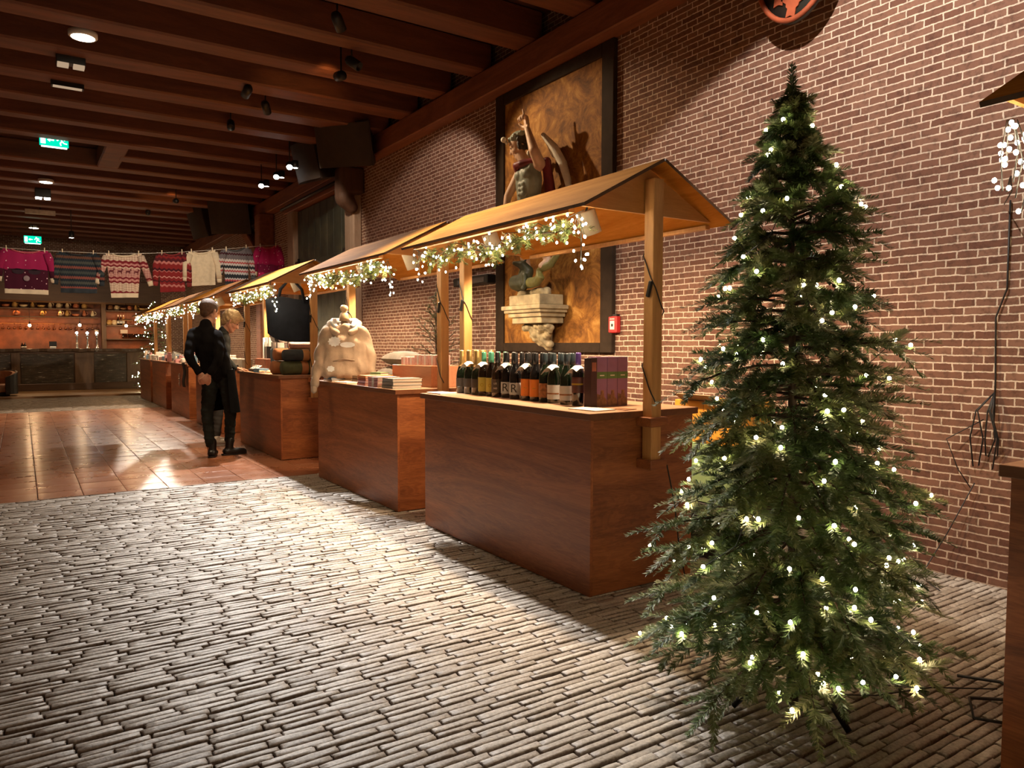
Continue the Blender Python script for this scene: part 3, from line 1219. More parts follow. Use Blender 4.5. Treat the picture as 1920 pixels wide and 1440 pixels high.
def fir_tree(name, label, loc, H, prof, levels, per, shoots, nn, seed, mat, nl=.022, nw=.003, lean=(0, 0), rise=.0, droop=.25, stand=True, zlow=.16, bark=None):
    t = thing(name, label, 'christmas tree' if 'christmas' in name else 'tree', loc)
    rg = random.Random(seed)
    N = Needles()
    N.rg = np.random.default_rng(seed)
    axis = lambda z: Vector((lean[0] * z / H, lean[1] * z / H, z))
    tr = MB()
    tr.tube([axis(0.02), axis(H * .5), axis(H * .93)], [.019, .014, .005], 8)
    tr.build('trunk', M_BARK, t)
    wd = MB()
    spots_ = []
    for l in range(levels):
        f = l / (levels - 1)
        z = zlow + (H * .965 - zlow) * (f ** .92)
        n = max(3, int(per * (1 - .55 * f)))
        off = rg.random() * 6.28
        for b in range(n):
            a = off + 2 * PI * b / n + rg.uniform(-.25, .25)
            zb = z + rg.uniform(-.04, .04)
            R = interp(prof, zb) * rg.uniform(.66, 1.2)
            if R < .022:
                continue
            out = Vector((math.cos(a), math.sin(a), 0))
            p0 = axis(zb + .03)
            dz = R * (rise + .55 * f ** 3 - droop * rg.uniform(.2, 1.0) * (1 - f))
            p2 = axis(zb) + out * R + Vector((0, 0, dz))
            p1 = (p0 + p2) / 2 + Vector((0, 0, .06 * R + .02))
            p2.z += rg.uniform(-.07, .07) * min(1, R / .3)
            if p2.z < .12:
                p2.z = .12 + .06 * rg.random()
            def bez(u):
                return p0 * (1 - u) ** 2 + p1 * 2 * u * (1 - u) + p2 * u * u
            wd.tube([bez(u) for u in (0, .33, .66, .97)], [.006, .005, .004, .002], 5, caps=False)
            tone = rg.random() * .8
            k = max(3, int(shoots * (.5 + .5 * R / .5)))
            for s_ in range(k):
                u = .25 + .75 * (s_ + .5) / k
                q = bez(u)
                d = (bez(min(1, u + .02)) - bez(u - .02)).normalized()
                side = d.cross(Vector((0, 0, 1))).normalized() * (1 if s_ % 2 else -1)
                dd = (d * rg.uniform(.55, 1.0) + side * rg.uniform(.45, 1.0) + Vector((0, 0, rg.uniform(-.65, .6))))
                ln = (.075 + .075 * rg.random()) * (.55 + .45 * min(1, R / .3))
                N.twig(q, dd, (0, 0, 1), ln, nn, nl, nw, .5, min(1, tone + .25 * rg.random()), .12)
                if u > .5:
                    spots_.append(q + dd.normalized() * ln * .7)
            d = (p2 - bez(.85)).normalized()
            N.twig(p2 - d * .05, d, (0, 0, 1), .17 * (.6 + .4 * min(1, R / .3)), int(nn * 1.3), nl, nw, .5, tone, .1)
            N.twig(bez(.45), (bez(.9) - bez(.45)), (0, 0, 1), (bez(.9) - bez(.45)).length, int(nn * 1.2), nl, nw, .6, tone, 0)
            spots_.append(p2 + d * .05)
    top = axis(H * .9)
    N.twig(top, (lean[0] * .3, lean[1] * .3, 1), (1, 0, 0), H * .1, int(nn * 2.2), nl, nw, 1.0, .35, 0, .3)
    N.twig(axis(H * .8), (lean[0] * .3, lean[1] * .3, 1), (1, 0, 0), H * .13, int(nn * 2.2), nl * 1.1, nw, 1.0, .3, 0, .1)
    wd.build('branches', bark or M_BARK, t)
    N.build('needles', mat, t)
    if stand:
        s = MB()
        for k in range(3):
            a = 2 * PI * k / 3 + .5
            s.tube([(0, 0, .20), (.12 * math.cos(a), .12 * math.sin(a), .11), (.22 * math.cos(a), .22 * math.sin(a), .012)], .011, 6)
        s.tube([(0, 0, .06), (0, 0, .26)], .024, 10)
        s.build('stand', M_BLACK, t)
    return t, spots_

PROF = [(0, .32), (.15, .35), (.33, .42), (.65, .42), (.9, .35), (1.2, .31), (1.48, .23), (1.72, .185), (1.9, .11), (2.02, .045), (2.10, .022), (2.25, .01)]
TREE, tspots = fir_tree('christmas_tree', 'large lit christmas tree standing in front of the brick wall at right', (2.275, 1.62, 0), 2.24, PROF, 31, 12, 12, 112, 41,
                        M_FIR, nl=.029, nw=.0038, lean=(-.085, .0), droop=.30, zlow=.24)

def tree_lights(name, label, tree, spots_, n, seed, mesh, limit=100, wire=True):
    rg = random.Random(seed)
    s = thing('string_lights', label, 'string lights', tree.location, 0, 'fairy lights on the trees')
    pts = []
    pool = spots_[:]
    rg.shuffle(pool)
    for p in pool:
        if all((p - q).length > .075 for q in pts):
            pts.append(p + Vector((0, 0, .012)))
        if len(pts) >= n:
            break
    pts.sort(key=lambda p: (round(p.z / .16), math.atan2(p.y, p.x)))
    if wire:
        w = MB()
        for a, b in zip(pts, pts[1:]):
            if (a - b).length < (.34 if mesh is BULB_M else .8):
                m = (a + b) / 2
                m = Vector((m.x * .86, m.y * .86, m.z - .02))
                w.tube([a, m, b], .0014, 4, caps=False)
        c = pts[0]
        w.tube([c, Vector((c.x * .5, c.y * .5, .12)), (.05, .05, .02), (.32, -.12, .012), (.55, -.2, .014), (.75, -.34, .012)], .003, 5)
        w.build('cable', M_WIRE, s)
    rg.shuffle(pts)
    put_bulbs(s, pts, mesh, limit)
    return s

tree_lights('string_lights', 'warm fairy lights wound through the large christmas tree', TREE, tspots, 185, 5, BULB_M)

# natural spruce in a pot between the second stall and the wall
SPR, _ = fir_tree('potted_spruce', 'small bare spruce behind the second stall, close to the brick wall', (3.66, 7.02, .18), 1.68,
                  [(0, .36), (.4, .42), (.9, .33), (1.2, .22), (1.5, .07), (1.7, 0)], 15, 8, 8, 46, 9,
                  needle_mat('spruce_needles', [(0, (.03, .045, .014)), (1, (.085, .10, .04))]), nl=.014, nw=.0026, rise=.55, droop=.1, stand=False, zlow=.3)
MB().lathe([(.10, -.18), (.115, -.17), (.15, .08), (.155, .10), (.14, .10), (.135, .05), (1e-5, .05)], (0, 0, 0), 20).build('pot', plain('black_pot', (.02, .02, .02), .5), SPR)

# slim lit tree at the end of the row, beside the bar
FT, fsp = fir_tree('christmas_tree', 'slim lit christmas tree beside the far bar', (3.02, 22.2, .05), 2.42,
                   [(0, .42), (.4, .48), (1.0, .42), (1.6, .30), (2.1, .13), (2.42, 0)], 14, 8, 7, 22, 19, M_FIR, nl=.035, nw=.009)
tree_lights('string_lights', 'fairy lights on the slim tree beside the far bar', FT, fsp, 100, 6, bulb_mesh(.009), wire=True)

# leads lying on the floor at the right and hanging on the wall
ld = MB()
ld.tube([(3.02, 1.42, .012), (3.10, 1.30, .012), (3.02, 1.12, .012), (2.80, 1.10, .012), (2.72, 1.22, .012), (2.86, 1.30, .014), (3.02, 1.16, .016), (2.98, 1.02, .013), (2.9, .9, .012)], .006, 6)
tag(ld.build('extension_lead', M_RUBBER), 'looped black extension lead on the floor beside the christmas tree', 'cable')
wl = MB()
rgw = random.Random(4)
for k in range(6):
    y = 1.93 + rgw.uniform(-.05, .06)
    wl.tube([(4.34, 1.9, 1.05), (4.30, y, .95), (4.31, y + rgw.uniform(-.05, .05), .80), (4.34, y + rgw.uniform(-.04, .04), .62 + .1 * rgw.random())], .004, 5)
wl.tube([(4.345, 1.86, 2.06), (4.345, 1.86, 1.6), (4.345, 1.91, 1.45), (4.345, 1.90, 1.1), (4.34, 1.9, .9)], .005, 5)
wl.tube([(4.34, 1.95, .9), (4.30, 2.12, .78), (4.31, 2.06, .62), (4.33, 2.0, .52)], .003, 5)
wl.tube([(4.33, 1.98, .55), (4.30, 2.1, .25), (4.26, 2.2, .02), (4.1, 2.1, .012), (4.0, 1.98, .012)], .003, 5)
tag(wl.build('wall_cables', M_RUBBER), 'tangle of black cables hanging on the brick wall at right', 'cable')

# ================================================================ wares on the wine counter
def bottle(name, label, x, y, kind, tagc=False):
    """kind: dict with shape, glass, capsule, label colours"""
    t = thing(name, label, 'bottle', (x, y, CT), 0, 'bottles on the wine counter')
    sh = kind['shape']
    if sh == 'champagne':
        R, H, prof = .043, .305, [(1e-5, .006), (.036, 0), (.043, .008), (.043, .125), (.039, .155), (.026, .195), (.017, .235), (.0145, .285), (.0165, .288), (.0165, .298), (1e-5, .298)]
    elif sh == 'bordeaux':
        R, H, prof = .037, .30, [(1e-5, .006), (.033, 0), (.037, .008), (.037, .185), (.032, .205), (.018, .222), (.0145, .24), (.0145, .292), (1e-5, .296)]
    else:
        R, H, prof = .040, .295, [(1e-5, .006), (.035, 0), (.040, .008), (.040, .150), (.036, .175), (.024, .205), (.0155, .232), (.0142, .288), (1e-5, .292)]
    MB().lathe(prof, n=18).build('glass_body', kind['glass'], t)
    rc = .0152 if sh != 'champagne' else .0185
    z0 = kind.get('foil', .235)
    MB().lathe([(rc + (.0115 if z0 < .225 else .0015), z0 - .012), (rc + .0012, z0 + .02), (rc + .0006, H - .004), (rc - .002, H + .003), (1e-5, H + .004)], n=16).build('capsule', kind['cap'], t)
    if kind.get('lab'):
        za, zb = kind.get('lz', (.035, .115))
        a0, a1 = math.radians(125), math.radians(300)
        m = MB()
        m.grid(lambda u, v: Vector(((R + .0007) * math.cos(a0 + (a1 - a0) * u), (R + .0007) * math.sin(a0 + (a1 - a0) * u), za + (zb - za) * v)), 14, 1, flip=False)
        lb = m.build('paper_label', kind['lab'], t)
        am = math.radians(218)
        if kind.get('mark'):
            mk, sz, mc = kind['mark']
            ctr = Vector(((R + .0012) * math.cos(am), (R + .0012) * math.sin(am), (za + zb) / 2))
            text(mk, sz, ctr, (-math.sin(am) * 1, math.cos(am), 0) if False else (math.sin(-am), math.cos(am), 0), (0, 0, 1), mc, lb, 'printed_mark')
        if kind.get('band'):
            b0, b1, bm = kind['band']
            m2 = MB()
            m2.grid(lambda u, v: Vector(((R + .0011) * math.cos(a0 + (a1 - a0) * (.12 + .76 * u)), (R + .0011) * math.sin(a0 + (a1 - a0) * (.12 + .76 * u)), za + (zb - za) * (b0 + (b1 - b0) * v))), 10, 1)
            m2.build('printed_band', bm, lb)
    if tagc:
        # bent white price card slung over the shoulder of the bottle
        m = MB()
        def f(u, v):
            yy = -.055 + .11 * u
            zz = .232 - .030 * (abs(u - .35) * 2) ** 1.6
            return Vector((-.030 + .055 * (v - .5), yy, zz - .018 * (v < .5)))
        m.grid(f, 8, 2)
        n0 = len(m.v)
        vs = [(p[0], p[1], p[2] - .0012) for p in m.v]
        fs = [tuple(reversed(q)) for q in m.f]
        m.add(vs, fs, 0, True)
        m.build('price_card', M_CARD, t)
    return t

M_CARD = plain('white_card', (.82, .80, .76), .6, var=.03, bmp=0)
G_GREEN = plain('dark_green_glass', (.006, .012, .006), .08, var=.1, bmp=0, coat=.5)
G_BROWN = plain('dark_brown_glass', (.016, .009, .005), .08, var=.1, bmp=0, coat=.5)
G_BLACK = plain('black_glass', (.006, .006, .007), .07, var=.1, bmp=0, coat=.5)
K_GOLD = plain('gold_foil', (.62, .42, .16), .32, .8, var=.15, bmp=0)
K_MINT = plain('mint_capsule', (.10, .42, .27), .35, var=.05, bmp=0)
K_BLACK = plain('black_capsule', (.015, .015, .017), .3, var=.1, bmp=0)
K_STEEL = plain('dark_blue_capsule', (.03, .045, .055), .28, var=.1, bmp=0)
K_PURP = plain('purple_capsule', (.12, .06, .30), .35, var=.1, bmp=0)
L_YEL = plain('yellow_label', (.52, .47, .09), .6, var=.06, bmp=0)
L_WHITE = plain('blue_white_label', (.50, .56, .60), .6, var=.04, bmp=0)
L_ORG = plain('orange_label', (.80, .25, .035), .6, var=.1, bmp=0)
L_BROWN = plain('brown_label', (.22, .09, .03), .6, var=.5, scale=60, bmp=0)
L_PALE = plain('silver_label', (.58, .58, .56), .55, var=.05, bmp=0)
L_DARK = plain('dark_label', (.045, .035, .025), .6, var=.3, bmp=0)
L_RED = plain('dark_red_label', (.075, .022, .018), .5, var=.4, bmp=0)
INK = plain('black_ink', (.012, .012, .014), .6, var=.05, bmp=0)
INK_Y = plain('ochre_ink', (.40, .30, .03), .6, var=.05, bmp=0)
INK_W = plain('white_ink', (.65, .62, .55), .6, var=.05, bmp=0)
KINDS = {
    'champ': dict(shape='champagne', glass=G_GREEN, cap=K_GOLD, foil=.205, lab=L_DARK, lz=(.05, .11)),
    'yellow': dict(shape='burgundy', glass=G_BROWN, cap=K_MINT, lab=L_YEL, lz=(.03, .125), mark=('o', .05, INK_Y)),
    'dark': dict(shape='burgundy', glass=G_BROWN, cap=K_BLACK, lab=L_DARK, lz=(.03, .12), mark=('LEE\n\nNO', .016, INK_W)),
    'R': dict(shape='burgundy', glass=G_BLACK, cap=K_BLACK, lab=L_WHITE, lz=(.03, .105), mark=('R', .075, INK)),
    'orange': dict(shape='burgundy', glass=G_BLACK, cap=K_BLACK, lab=L_ORG, lz=(.028, .135), mark=('~', .04, INK_Y)),
    'brown': dict(shape='burgundy', glass=G_GREEN, cap=K_STEEL, lab=L_BROWN, lz=(.03, .115)),
    'silver': dict(shape='burgundy', glass=G_GREEN, cap=K_STEEL, lab=L_PALE, lz=(.025, .11), band=(.35, .45, L_BROWN)),
    'port': dict(shape='bordeaux', glass=G_BLACK, cap=K_PURP, lab=L_RED, lz=(.075, .165), band=(.5, .6, INK_Y)),
}
X0 = 2.645
front = [  # y on the counter, kind, price card
    (4.676, 'champ', False), (4.560, 'champ', True), (4.455, 'champ', False), (4.365, 'yellow', True), (4.274, 'yellow', False),
    (4.185, 'dark', False), (4.088, 'R', True), (3.970, 'R', False), (3.842, 'orange', True), (3.749, 'orange', False),
    (3.653, 'brown', False), (3.560, 'silver', True), (3.440, 'silver', False), (3.335, 'port', True)]
LBL = {'champ': 'gold-necked sparkling wine bottle', 'yellow': 'yellow-labelled wine bottle with mint-green cap',
       'dark': 'dark brown wine bottle with a nearly black label', 'R': 'wine bottle with black R on pale label',
       'orange': 'wine bottle with a bright orange label', 'brown': 'wine bottle with a mottled brown label',
       'silver': 'wine bottle with a silver-white label', 'port': 'bottle with a dark red label and purple cap'}
ORD = ['first', 'second', 'third', 'fourth', 'fifth']
cnt = {}
tot = {}
for _, k_, _ in front:
    tot[k_] = tot.get(k_, 0) + 1
for (y, k_, tg) in front:
    i = cnt.get(k_, 0)
    cnt[k_] = i + 1
    lab = LBL[k_] + (', %s from left, front row' % ORD[i] if tot[k_] > 1 else ', front row')
    bottle('wine_bottle', lab, X0 + (.008 * math.sin(y * 31)), y, KINDS[k_], tg)
back = {'champ': (4.70, 4.60, 4.50), 'yellow': (4.40, 4.30), 'dark': (4.20,), 'R': (4.10, 4.00), 'orange': (3.87, 3.77), 'brown': (3.67,), 'silver': (3.57, 3.46)}
for r, dx in ((1, .10), (2, .20)):
    for k_, ys in back.items():
        for j, y in enumerate(ys):
            yy = y + .05 * r + random.uniform(-.008, .008)
            if k_ == 'silver' and r == 2 and j == 1:
                continue
            lab = '%s, %s from left, %s row' % (LBL[k_], ORD[j], ['', 'second', 'third'][r]) if len(ys) > 1 else '%s in the %s row' % (LBL[k_], ['', 'second', 'third'][r])
            bottle('wine_bottle', lab, X0 + dx, yy, KINDS[k_])

# purple gift cartons and a dark one at the end of the bottles
M_PURPLE = plain('purple_carton', (.21, .105, .215), .45, var=.08, bmp=0)
M_GREENB = plain('green_band', (.075, .16, .045), .5, var=.1, bmp=0)
M_SCENE = plain('brown_picture', (.16, .075, .035), .5, var=.6, scale=40, bmp=0)
for i, xx in enumerate((2.715, 2.792, 2.869)):
    t = thing('gift_carton', 'tall purple bottle carton with a green band, %s from the bottles' % ['first', 'second', 'third'][i], 'carton', (xx, 3.245, CT), PI / 2, 'purple gift cartons')
    MB().span((-.038, -.0375, 0), (.038, .0375, .280), ch=.001).build('carton_body', M_PURPLE, t)
    b = MB()
    b.span((-.0386, -.0378, .158), (.0383, .0378, .196))
    b.build('green_band', M_GREENB, t)
    pm = MB()
    pm.prism([(-.036, .003), (.036, .003), (.036, .035), (.018, .055), (.011, .094), (-.008, .092), (-.010, .066), (-.036, .075)], (-.0385, 0, 0), (0, -1, 0), (0, 0, 1), .0006)
    pm.build('printed_picture', M_SCENE, t)
    tt = MB().span((-.0392, -.016, .173), (-.0386, .016, .179)).build('printed_line', INK_W, t)
t = thing('gift_carton', 'dark narrow bottle carton between the purple cartons and the last bottle', 'carton', (2.650, 3.228, CT))
MB().span((-.022, -.03, 0), (.022, .03, .275), ch=.001).build('carton_body', plain('wine_dark_carton', (.035, .012, .016), .4, var=.1, bmp=0), t)
w_ = MB()
w_.span((-.015, -.0308, .20), (.015, -.0301, .25))
w_.build('window', plain('copper_print', (.30, .10, .06), .4), t)

# flat papers on the counter tops
def papers(name, label, x, y, z, sx, sy, h, rz, mat, cat='leaflet', group=None):
    t = MB().span((-sx / 2, -sy / 2, 0), (sx / 2, sy / 2, h), ch=min(.001, h * .3)).build(name, mat)
    t.location = (x, y, z)
    t.rotation_euler = (0, 0, rz)
    tag(t, label, cat, group)
    return t

papers('leaflet_stack', 'pale leaflets lying at the near front corner of the wine counter', 2.545, 3.09, CT, .15, .21, .006, .1, M_CARD)
papers('leaflet', 'brown card beside the pale leaflets on the wine counter', 2.70, 3.02, CT, .10, .12, .003, .2, L_BROWN)
papers('leaflet_stack', 'stack of white leaflets at the far front corner of the wine counter', 2.47, 4.66, CT, .13, .19, .011, .05, M_CARD)
papers('leaflet', 'white sheet beside the sparkling wine on the wine counter', 2.86, 4.72, CT, .10, .12, .002, .5, M_CARD)

# ================================================================ second counter: books, crate, sweater
P_GREY = plain('grey_cover', (.34, .36, .35), .5, var=.06, bmp=0)
P_PINK = plain('pink_cover', (.62, .32, .33), .5, var=.08, bmp=0)
P_RED = plain('brick_red_cover', (.48, .13, .08), .5, var=.1, bmp=0)
P_ORANGE = plain('orange_cover', (.72, .25, .06), .5, var=.1, bmp=0)
P_BROWN = plain('brown_cover', (.20, .10, .05), .5, var=.15, bmp=0)
P_TEAL = plain('green_cover', (.22, .34, .16), .5, var=.15, bmp=0)
P_WHITE = plain('white_cover', (.78, .74, .70), .5, var=.04, bmp=0)
P_PAGE = plain('paper_edges', (.62, .52, .42), .8, var=.08, scale=120, bmp=0)
P_BLUE = plain('blue_cover', (.16, .30, .46), .5, var=.2, scale=40, bmp=0)

def book(label, x, y, z, w, l, h, rz, cover, group, spine=None, band=None):
    t = thing('book', label, 'book', (x, y, z), rz, group)
    c = MB()
    c.span((-w / 2, -l / 2, 0), (w / 2, l / 2, .0035))
    c.span((-w / 2, -l / 2, h - .0035), (w / 2, l / 2, h))
    c.span((-w / 2, -l / 2, 0), (-w / 2 + .004, l / 2, h))
    c.build('cover', cover, t)
    MB().span((-w / 2 + .004, -l / 2 + .004, .0035), (w / 2 - .004, l / 2 - .004, h - .0035)).build('pages', P_PAGE, t)
    if band is not None:
        MB().span((-w / 2 - .0006, -l * .12, -.0002), (w / 2, l * .10, h + .0006)).build('paper_band', band, t)
    return t

def stack(x, y, z, n, w, l, h, cover, what, group, rz=0.0, band=None, covers=None):
    for i in range(n):
        pos = 'only' if n == 1 else ('bottom' if i == 0 else ('top' if i == n - 1 else ['', 'second', 'third', 'fourth', 'fifth'][i] + ' from bottom'))
        cv = covers[i] if covers else cover
        book('%s, %s' % (what, pos) if n > 1 else what, x + random.uniform(-.004, .004), y + random.uniform(-.004, .004), z + i * (h + .0004), w, l, h, rz + random.uniform(-.04, .04), cv, group, band=band)

stack(2.545, 5.47, CT, 3, .26, .19, .026, P_GREY, 'flat grey book at the near end of the second counter', 'grey books on the second counter', rz=PI / 2 * 0 + .06)
stack(2.50, 5.72, CT, 3, .21, .16, .027, P_PINK, 'pink white-banded book in the second pile', 'pink books on the second counter', band=P_WHITE, rz=.1)
stack(2.53, 5.98, CT, 4, .25, .20, .021, P_RED, 'red-edged book in the third pile', 'red books on the second counter', rz=-.05, covers=[P_RED, P_PINK, P_RED, P_ORANGE])
stack(2.62, 6.42, CT, 2, .15, .20, .032, P_BROWN, 'small brown book beyond the grey scarf', 'brown books', rz=.2)
stack(2.72, 6.33, CT + .065, 1, .10, .14, .030, P_TEAL, 'small green and orange book lying on the brown books', 'brown books', rz=.3)
stack(2.47, 6.82, CT, 2, .13, .17, .018, P_WHITE, 'thin booklet at the far front corner of the second counter', 'white booklets', rz=.1, covers=[P_WHITE, P_BLUE])
papers('leaflet_stack', 'loose white leaflets below the hooded sweater on the second counter', 2.47, 6.50, CT, .13, .26, .008, .1, M_CARD)
# wooden crate turned on its side carrying pink parcels of cards
cr = thing('wooden_crate', 'orange-lit wooden crate on the second counter carrying banded card packs', 'crate', (2.86, 5.68, CT), .12)
CRW = wood('crate_pine', (.48, .20, .10), (.66, .34, .19), 'Y', .5, .6, .05)
k = MB()
k.span((-.145, -.30, 0), (-.128, .30, .175), ch=.002)
k.span((.128, -.30, 0), (.145, .30, .175), ch=.002)
k.span((-.128, -.30, 0), (.128, -.283, .175), ch=.002)
k.span((-.128, .283, 0), (.128, .30, .175), ch=.002)
k.span((-.128, -.283, .15), (.128, .283, .166))
k.build('boards', CRW, cr)
P_PACK = plain('rose_card_pack', (.66, .42, .38), .6, var=.12, scale=60, bmp=.1)
for i in range(5):
    yy = 5.47 + .108 * i
    t = thing('card_pack', 'rose card pack with a white band on the crate, %s from the near end' % ORD[i], 'card pack', (2.86 - .012 * (i - 2), yy, CT + .176), .12, 'card packs on the crate')
    n = .085 if i < 3 else .065
    MB().span((-.075, -.048, 0), (.075, .048, n), ch=.002).build('cards', P_PACK, t)
    bb = MB()
    bb.span((-.0765, -.012, -.0), (.0765, .012, n + .0012))
    bb.build('paper_band', P_WHITE, t)

# grey scarf thrown between the books
def heap(name, label, cat, loc, size, mat, seed, voxel=.012, n=9, group=None, rz=0):
    rg = random.Random(seed)
    mb = MB()
    for i in range(n):
        a = rg.random() * 6.28
        r = rg.random() ** .5
        p = Vector((size[0] * .5 * r * math.cos(a), size[1] * .5 * r * math.sin(a), size[2] * (.25 + .45 * rg.random() * (1 - r * .6))))
        q = p + Vector((rg.uniform(-.3, .3) * size[0], rg.uniform(-.3, .3) * size[1], rg.uniform(-.1, .1) * size[2]))
        q.z = max(q.z, size[2] * .2)
        capsule(mb, p, size[2] * .22, q, size[2] * .2, 8)
    o = sculpt(mb, name, mat, voxel=voxel, smooth=2)
    lo = min(v.co.z for v in o.data.vertices)
    for v in o.data.vertices:
        v.co.z = max(0, v.co.z - lo - .004)
    o.location = loc
    o.rotation_euler = (0, 0, rz)
    tag(o, label, cat, group)
    return o

W_GREY = plain('charcoal_wool', (.040, .042, .042), .9, var=.3, bmp=.6, bscale=180)
W_LGREY = plain('heather_grey_wool', (.15, .135, .12), .9, var=.2, bmp=.5, bscale=120)
heap('scarf', 'dark grey scarf bunched up among the books on the second counter', 'scarf', (2.66, 6.18, CT), (.24, .34, .10), W_GREY, 3)
# grey cushions between the sweater and the crate
def cushion(label, x, y, z, sx, sy, sz, rz, mat, tilt=0, group='grey cushions'):
    mb = MB()
    def f(u, v, s):
        a, b = u * 2 - 1, v * 2 - 1
        h = (max(0, 1 - abs(a) ** 2.6) * max(0, 1 - abs(b) ** 2.6)) ** .5
        wr = .04 * math.sin(a * 5 + b * 3) * h
        return Vector((a * sx / 2 * (1 - .06 * b * b), b * sy / 2 * (1 - .06 * a * a), s * sz / 2 * (h + wr)))
    mb.grid(lambda u, v: f(u, v, 1), 14, 14)
    mb.grid(lambda u, v: f(u, v, -1), 14, 14, flip=True)
    o = mb.build('cushion', mat)
    o.location = (x, y, z)
    o.rotation_euler = (0, tilt, rz)
    tag(o, label, 'cushion', group)
    return o
cushion('lower grey cushion lying behind the hooded sweater on the second counter', 2.97, 6.42, CT + .075, .30, .52, .15, .1, W_LGREY)
cushion('upper grey cushion lying on another behind the hooded sweater', 2.98, 6.38, CT + .215, .28, .50, .14, .0, W_LGREY)
cushion('grey cushion beside the crate at the back of the second counter', 2.99, 6.02, CT + .068, .24, .28, .135, .15, W_LGREY)

# ---- hooded sweater on a bust stand
M_HOOD = plain('beige_fleece', (.44, .33, .235), .85, var=.12, scale=14, bmp=.5, bscale=150)
M_LINING = plain('silver_lining', (.66, .68, .70), .35, .3, var=.1, bmp=0)
M_PRINT = plain('white_print', (.82, .83, .82), .5, var=.05, bmp=0)
def hoodie():
    t = thing('bust_stand', 'wooden neck knob of the bust that wears the beige hooded sweater', 'bust stand', (2.56, 6.78, CT))
    s = MB()
    s.lathe([(.085, 0), (.085, .012), (.015, .02), (.012, .10), (1e-5, .10)], n=18)
    s.tube([(0, 0, .09), (0, 0, .58)], .012, 8)
    s.lathe([(1e-5, .56), (.05, .57), (.046, .60), (.036, .64), (.020, .655), (.034, .672), (.038, .695), (.026, .715), (1e-5, .722)], n=18)
    s.build('stand', plain('turned_beech', (.40, .27, .15), .35), t)
    g = thing('hooded_sweater', 'beige hooded sweater with white print on a bust, second counter', 'sweater', (2.56, 6.78, CT))
    mb = MB()
    # the body is turned to face the camera side of the hall
    fx = Vector((-.42, -.90, 0)).normalized()
    sx = Vector((fx.y * -1, fx.x, 0))
    def P(a, b, c):
        return sx * a + fx * b + Vector((0, 0, c))
    for k in range(9):
        a = -.13 + .0325 * k
        chain(mb, [P(a * .9, 0, .50 - abs(a) * .35), P(a * .98, .015, .36), P(a * 1.02, .025, .20), P(a * 1.06, .03, .10), P(a * 1.0, .02, .062)], [.066, .078, .082, .080, .052], 10)
    # sleeves
    chain(mb, [P(-.15, 0, .47), P(-.200, .02, .33), P(-.240, .05, .15), P(-.27, .075, -.02)], [.070, .060, .052, .040], 10)
    chain(mb, [P(.15, 0, .47), P(.215, .0, .33), P(.25, .01, .18), P(.255, .02, .06)], [.070, .060, .052, .042], 10)
    rg = random.Random(2)
    body = sculpt(mb, 'body', M_HOOD, g, .010, 7, disp=lambda c: .007 * math.sin(c.z * 34 + c.x * 22 + 6 * math.sin(c.y * 12)) + .004 * math.sin(c.x * 60 + c.z * 15))
    hd = MB()
    # hood laid open around the neck
    n = 22
    for i in range(n):
        a0, a1 = [math.radians(-150 + 300 * j / n) for j in (i, i + 1)]
        def hp(a):
            return P(.135 * math.sin(a), -.02 - .105 * math.cos(a), .545 - .085 * max(0, -math.cos(a)) ** 1.0 + .015 * math.cos(a))
        capsule(hd, hp(a0), .033, hp(a1), .033, 8)
    sculpt(hd, 'hood', M_HOOD, g, .009, 3)
    li = MB()
    pts = [P(.105 * math.sin(a), -.015 - .08 * math.cos(a), .568 - .085 * max(0, -math.cos(a))) for a in [math.radians(-140 + 280 * j / 24) for j in range(25)]]
    li.tube(pts, [.030] * 25, 8)
    li.build('hood_lining', M_LINING, g)
    pr = MB()
    dgp = []
    def shape(ca, cc, rx, rz, n, jag):
        return [(ca + rx * (1 + jag * ((i % 2) - .5)) * math.cos(2 * PI * i / n), cc + rz * (1 + jag * ((i % 2) - .5)) * math.sin(2 * PI * i / n)) for i in range(n)]
    from mathutils.bvhtree import BVHTree
    bv = BVHTree.FromPolygons([v.co for v in body.data.vertices], [tuple(p.vertices) for p in body.data.polygons])
    def drape(poly):
        c = Vector((sum(p[0] for p in poly) / len(poly), sum(p[1] for p in poly) / len(poly)))
        vs, ok = [], True
        ring = []
        for q in [c] + [Vector(p) for p in poly] + [c + (Vector(p) - c) * .5 for p in poly]:
            hit = bv.ray_cast(P(q.x, .6, q.y), -fx)[0]
            if hit is None:
                hit = P(q.x, .1, q.y)
            vs.append(hit + fx * .004)
        n = len(poly)
        fs = []
        pr = MB()
        for i in range(n):
            j = (i + 1) % n
            fs.append((0, 1 + n + i, 1 + n + j))
            fs.append((1 + n + i, 1 + i, 1 + j, 1 + n + j))
        pr.add(vs, fs, 0, True)
        pr.build('chest_print', M_PRINT, g)
    drape(shape(-.085, .375, .055, .045, 22, .22))
    drape(shape(.035, .345, .070, .026, 18, .06))
    drape(shape(-.12, .12, .035, .028, 14, .2))
    pk = MB()
    pk.tube([P(-.10, .105, .19), P(0, .125, .215), P(.10, .115, .20)], .005, 6)
    pk.build('pocket_seam', M_HOOD, g)
    cf = MB()
    chain(cf, [P(-.272, .078, -.02), P(-.278, .082, -.085)], [.030, .026], 10)
    cf.build('cuff', M_HOOD, g)
    cf = MB()
    chain(cf, [P(.255, .02, .06), P(.252, .022, .015)], [.034, .031], 10)
    cf.build('cuff', M_HOOD, g)
hoodie()

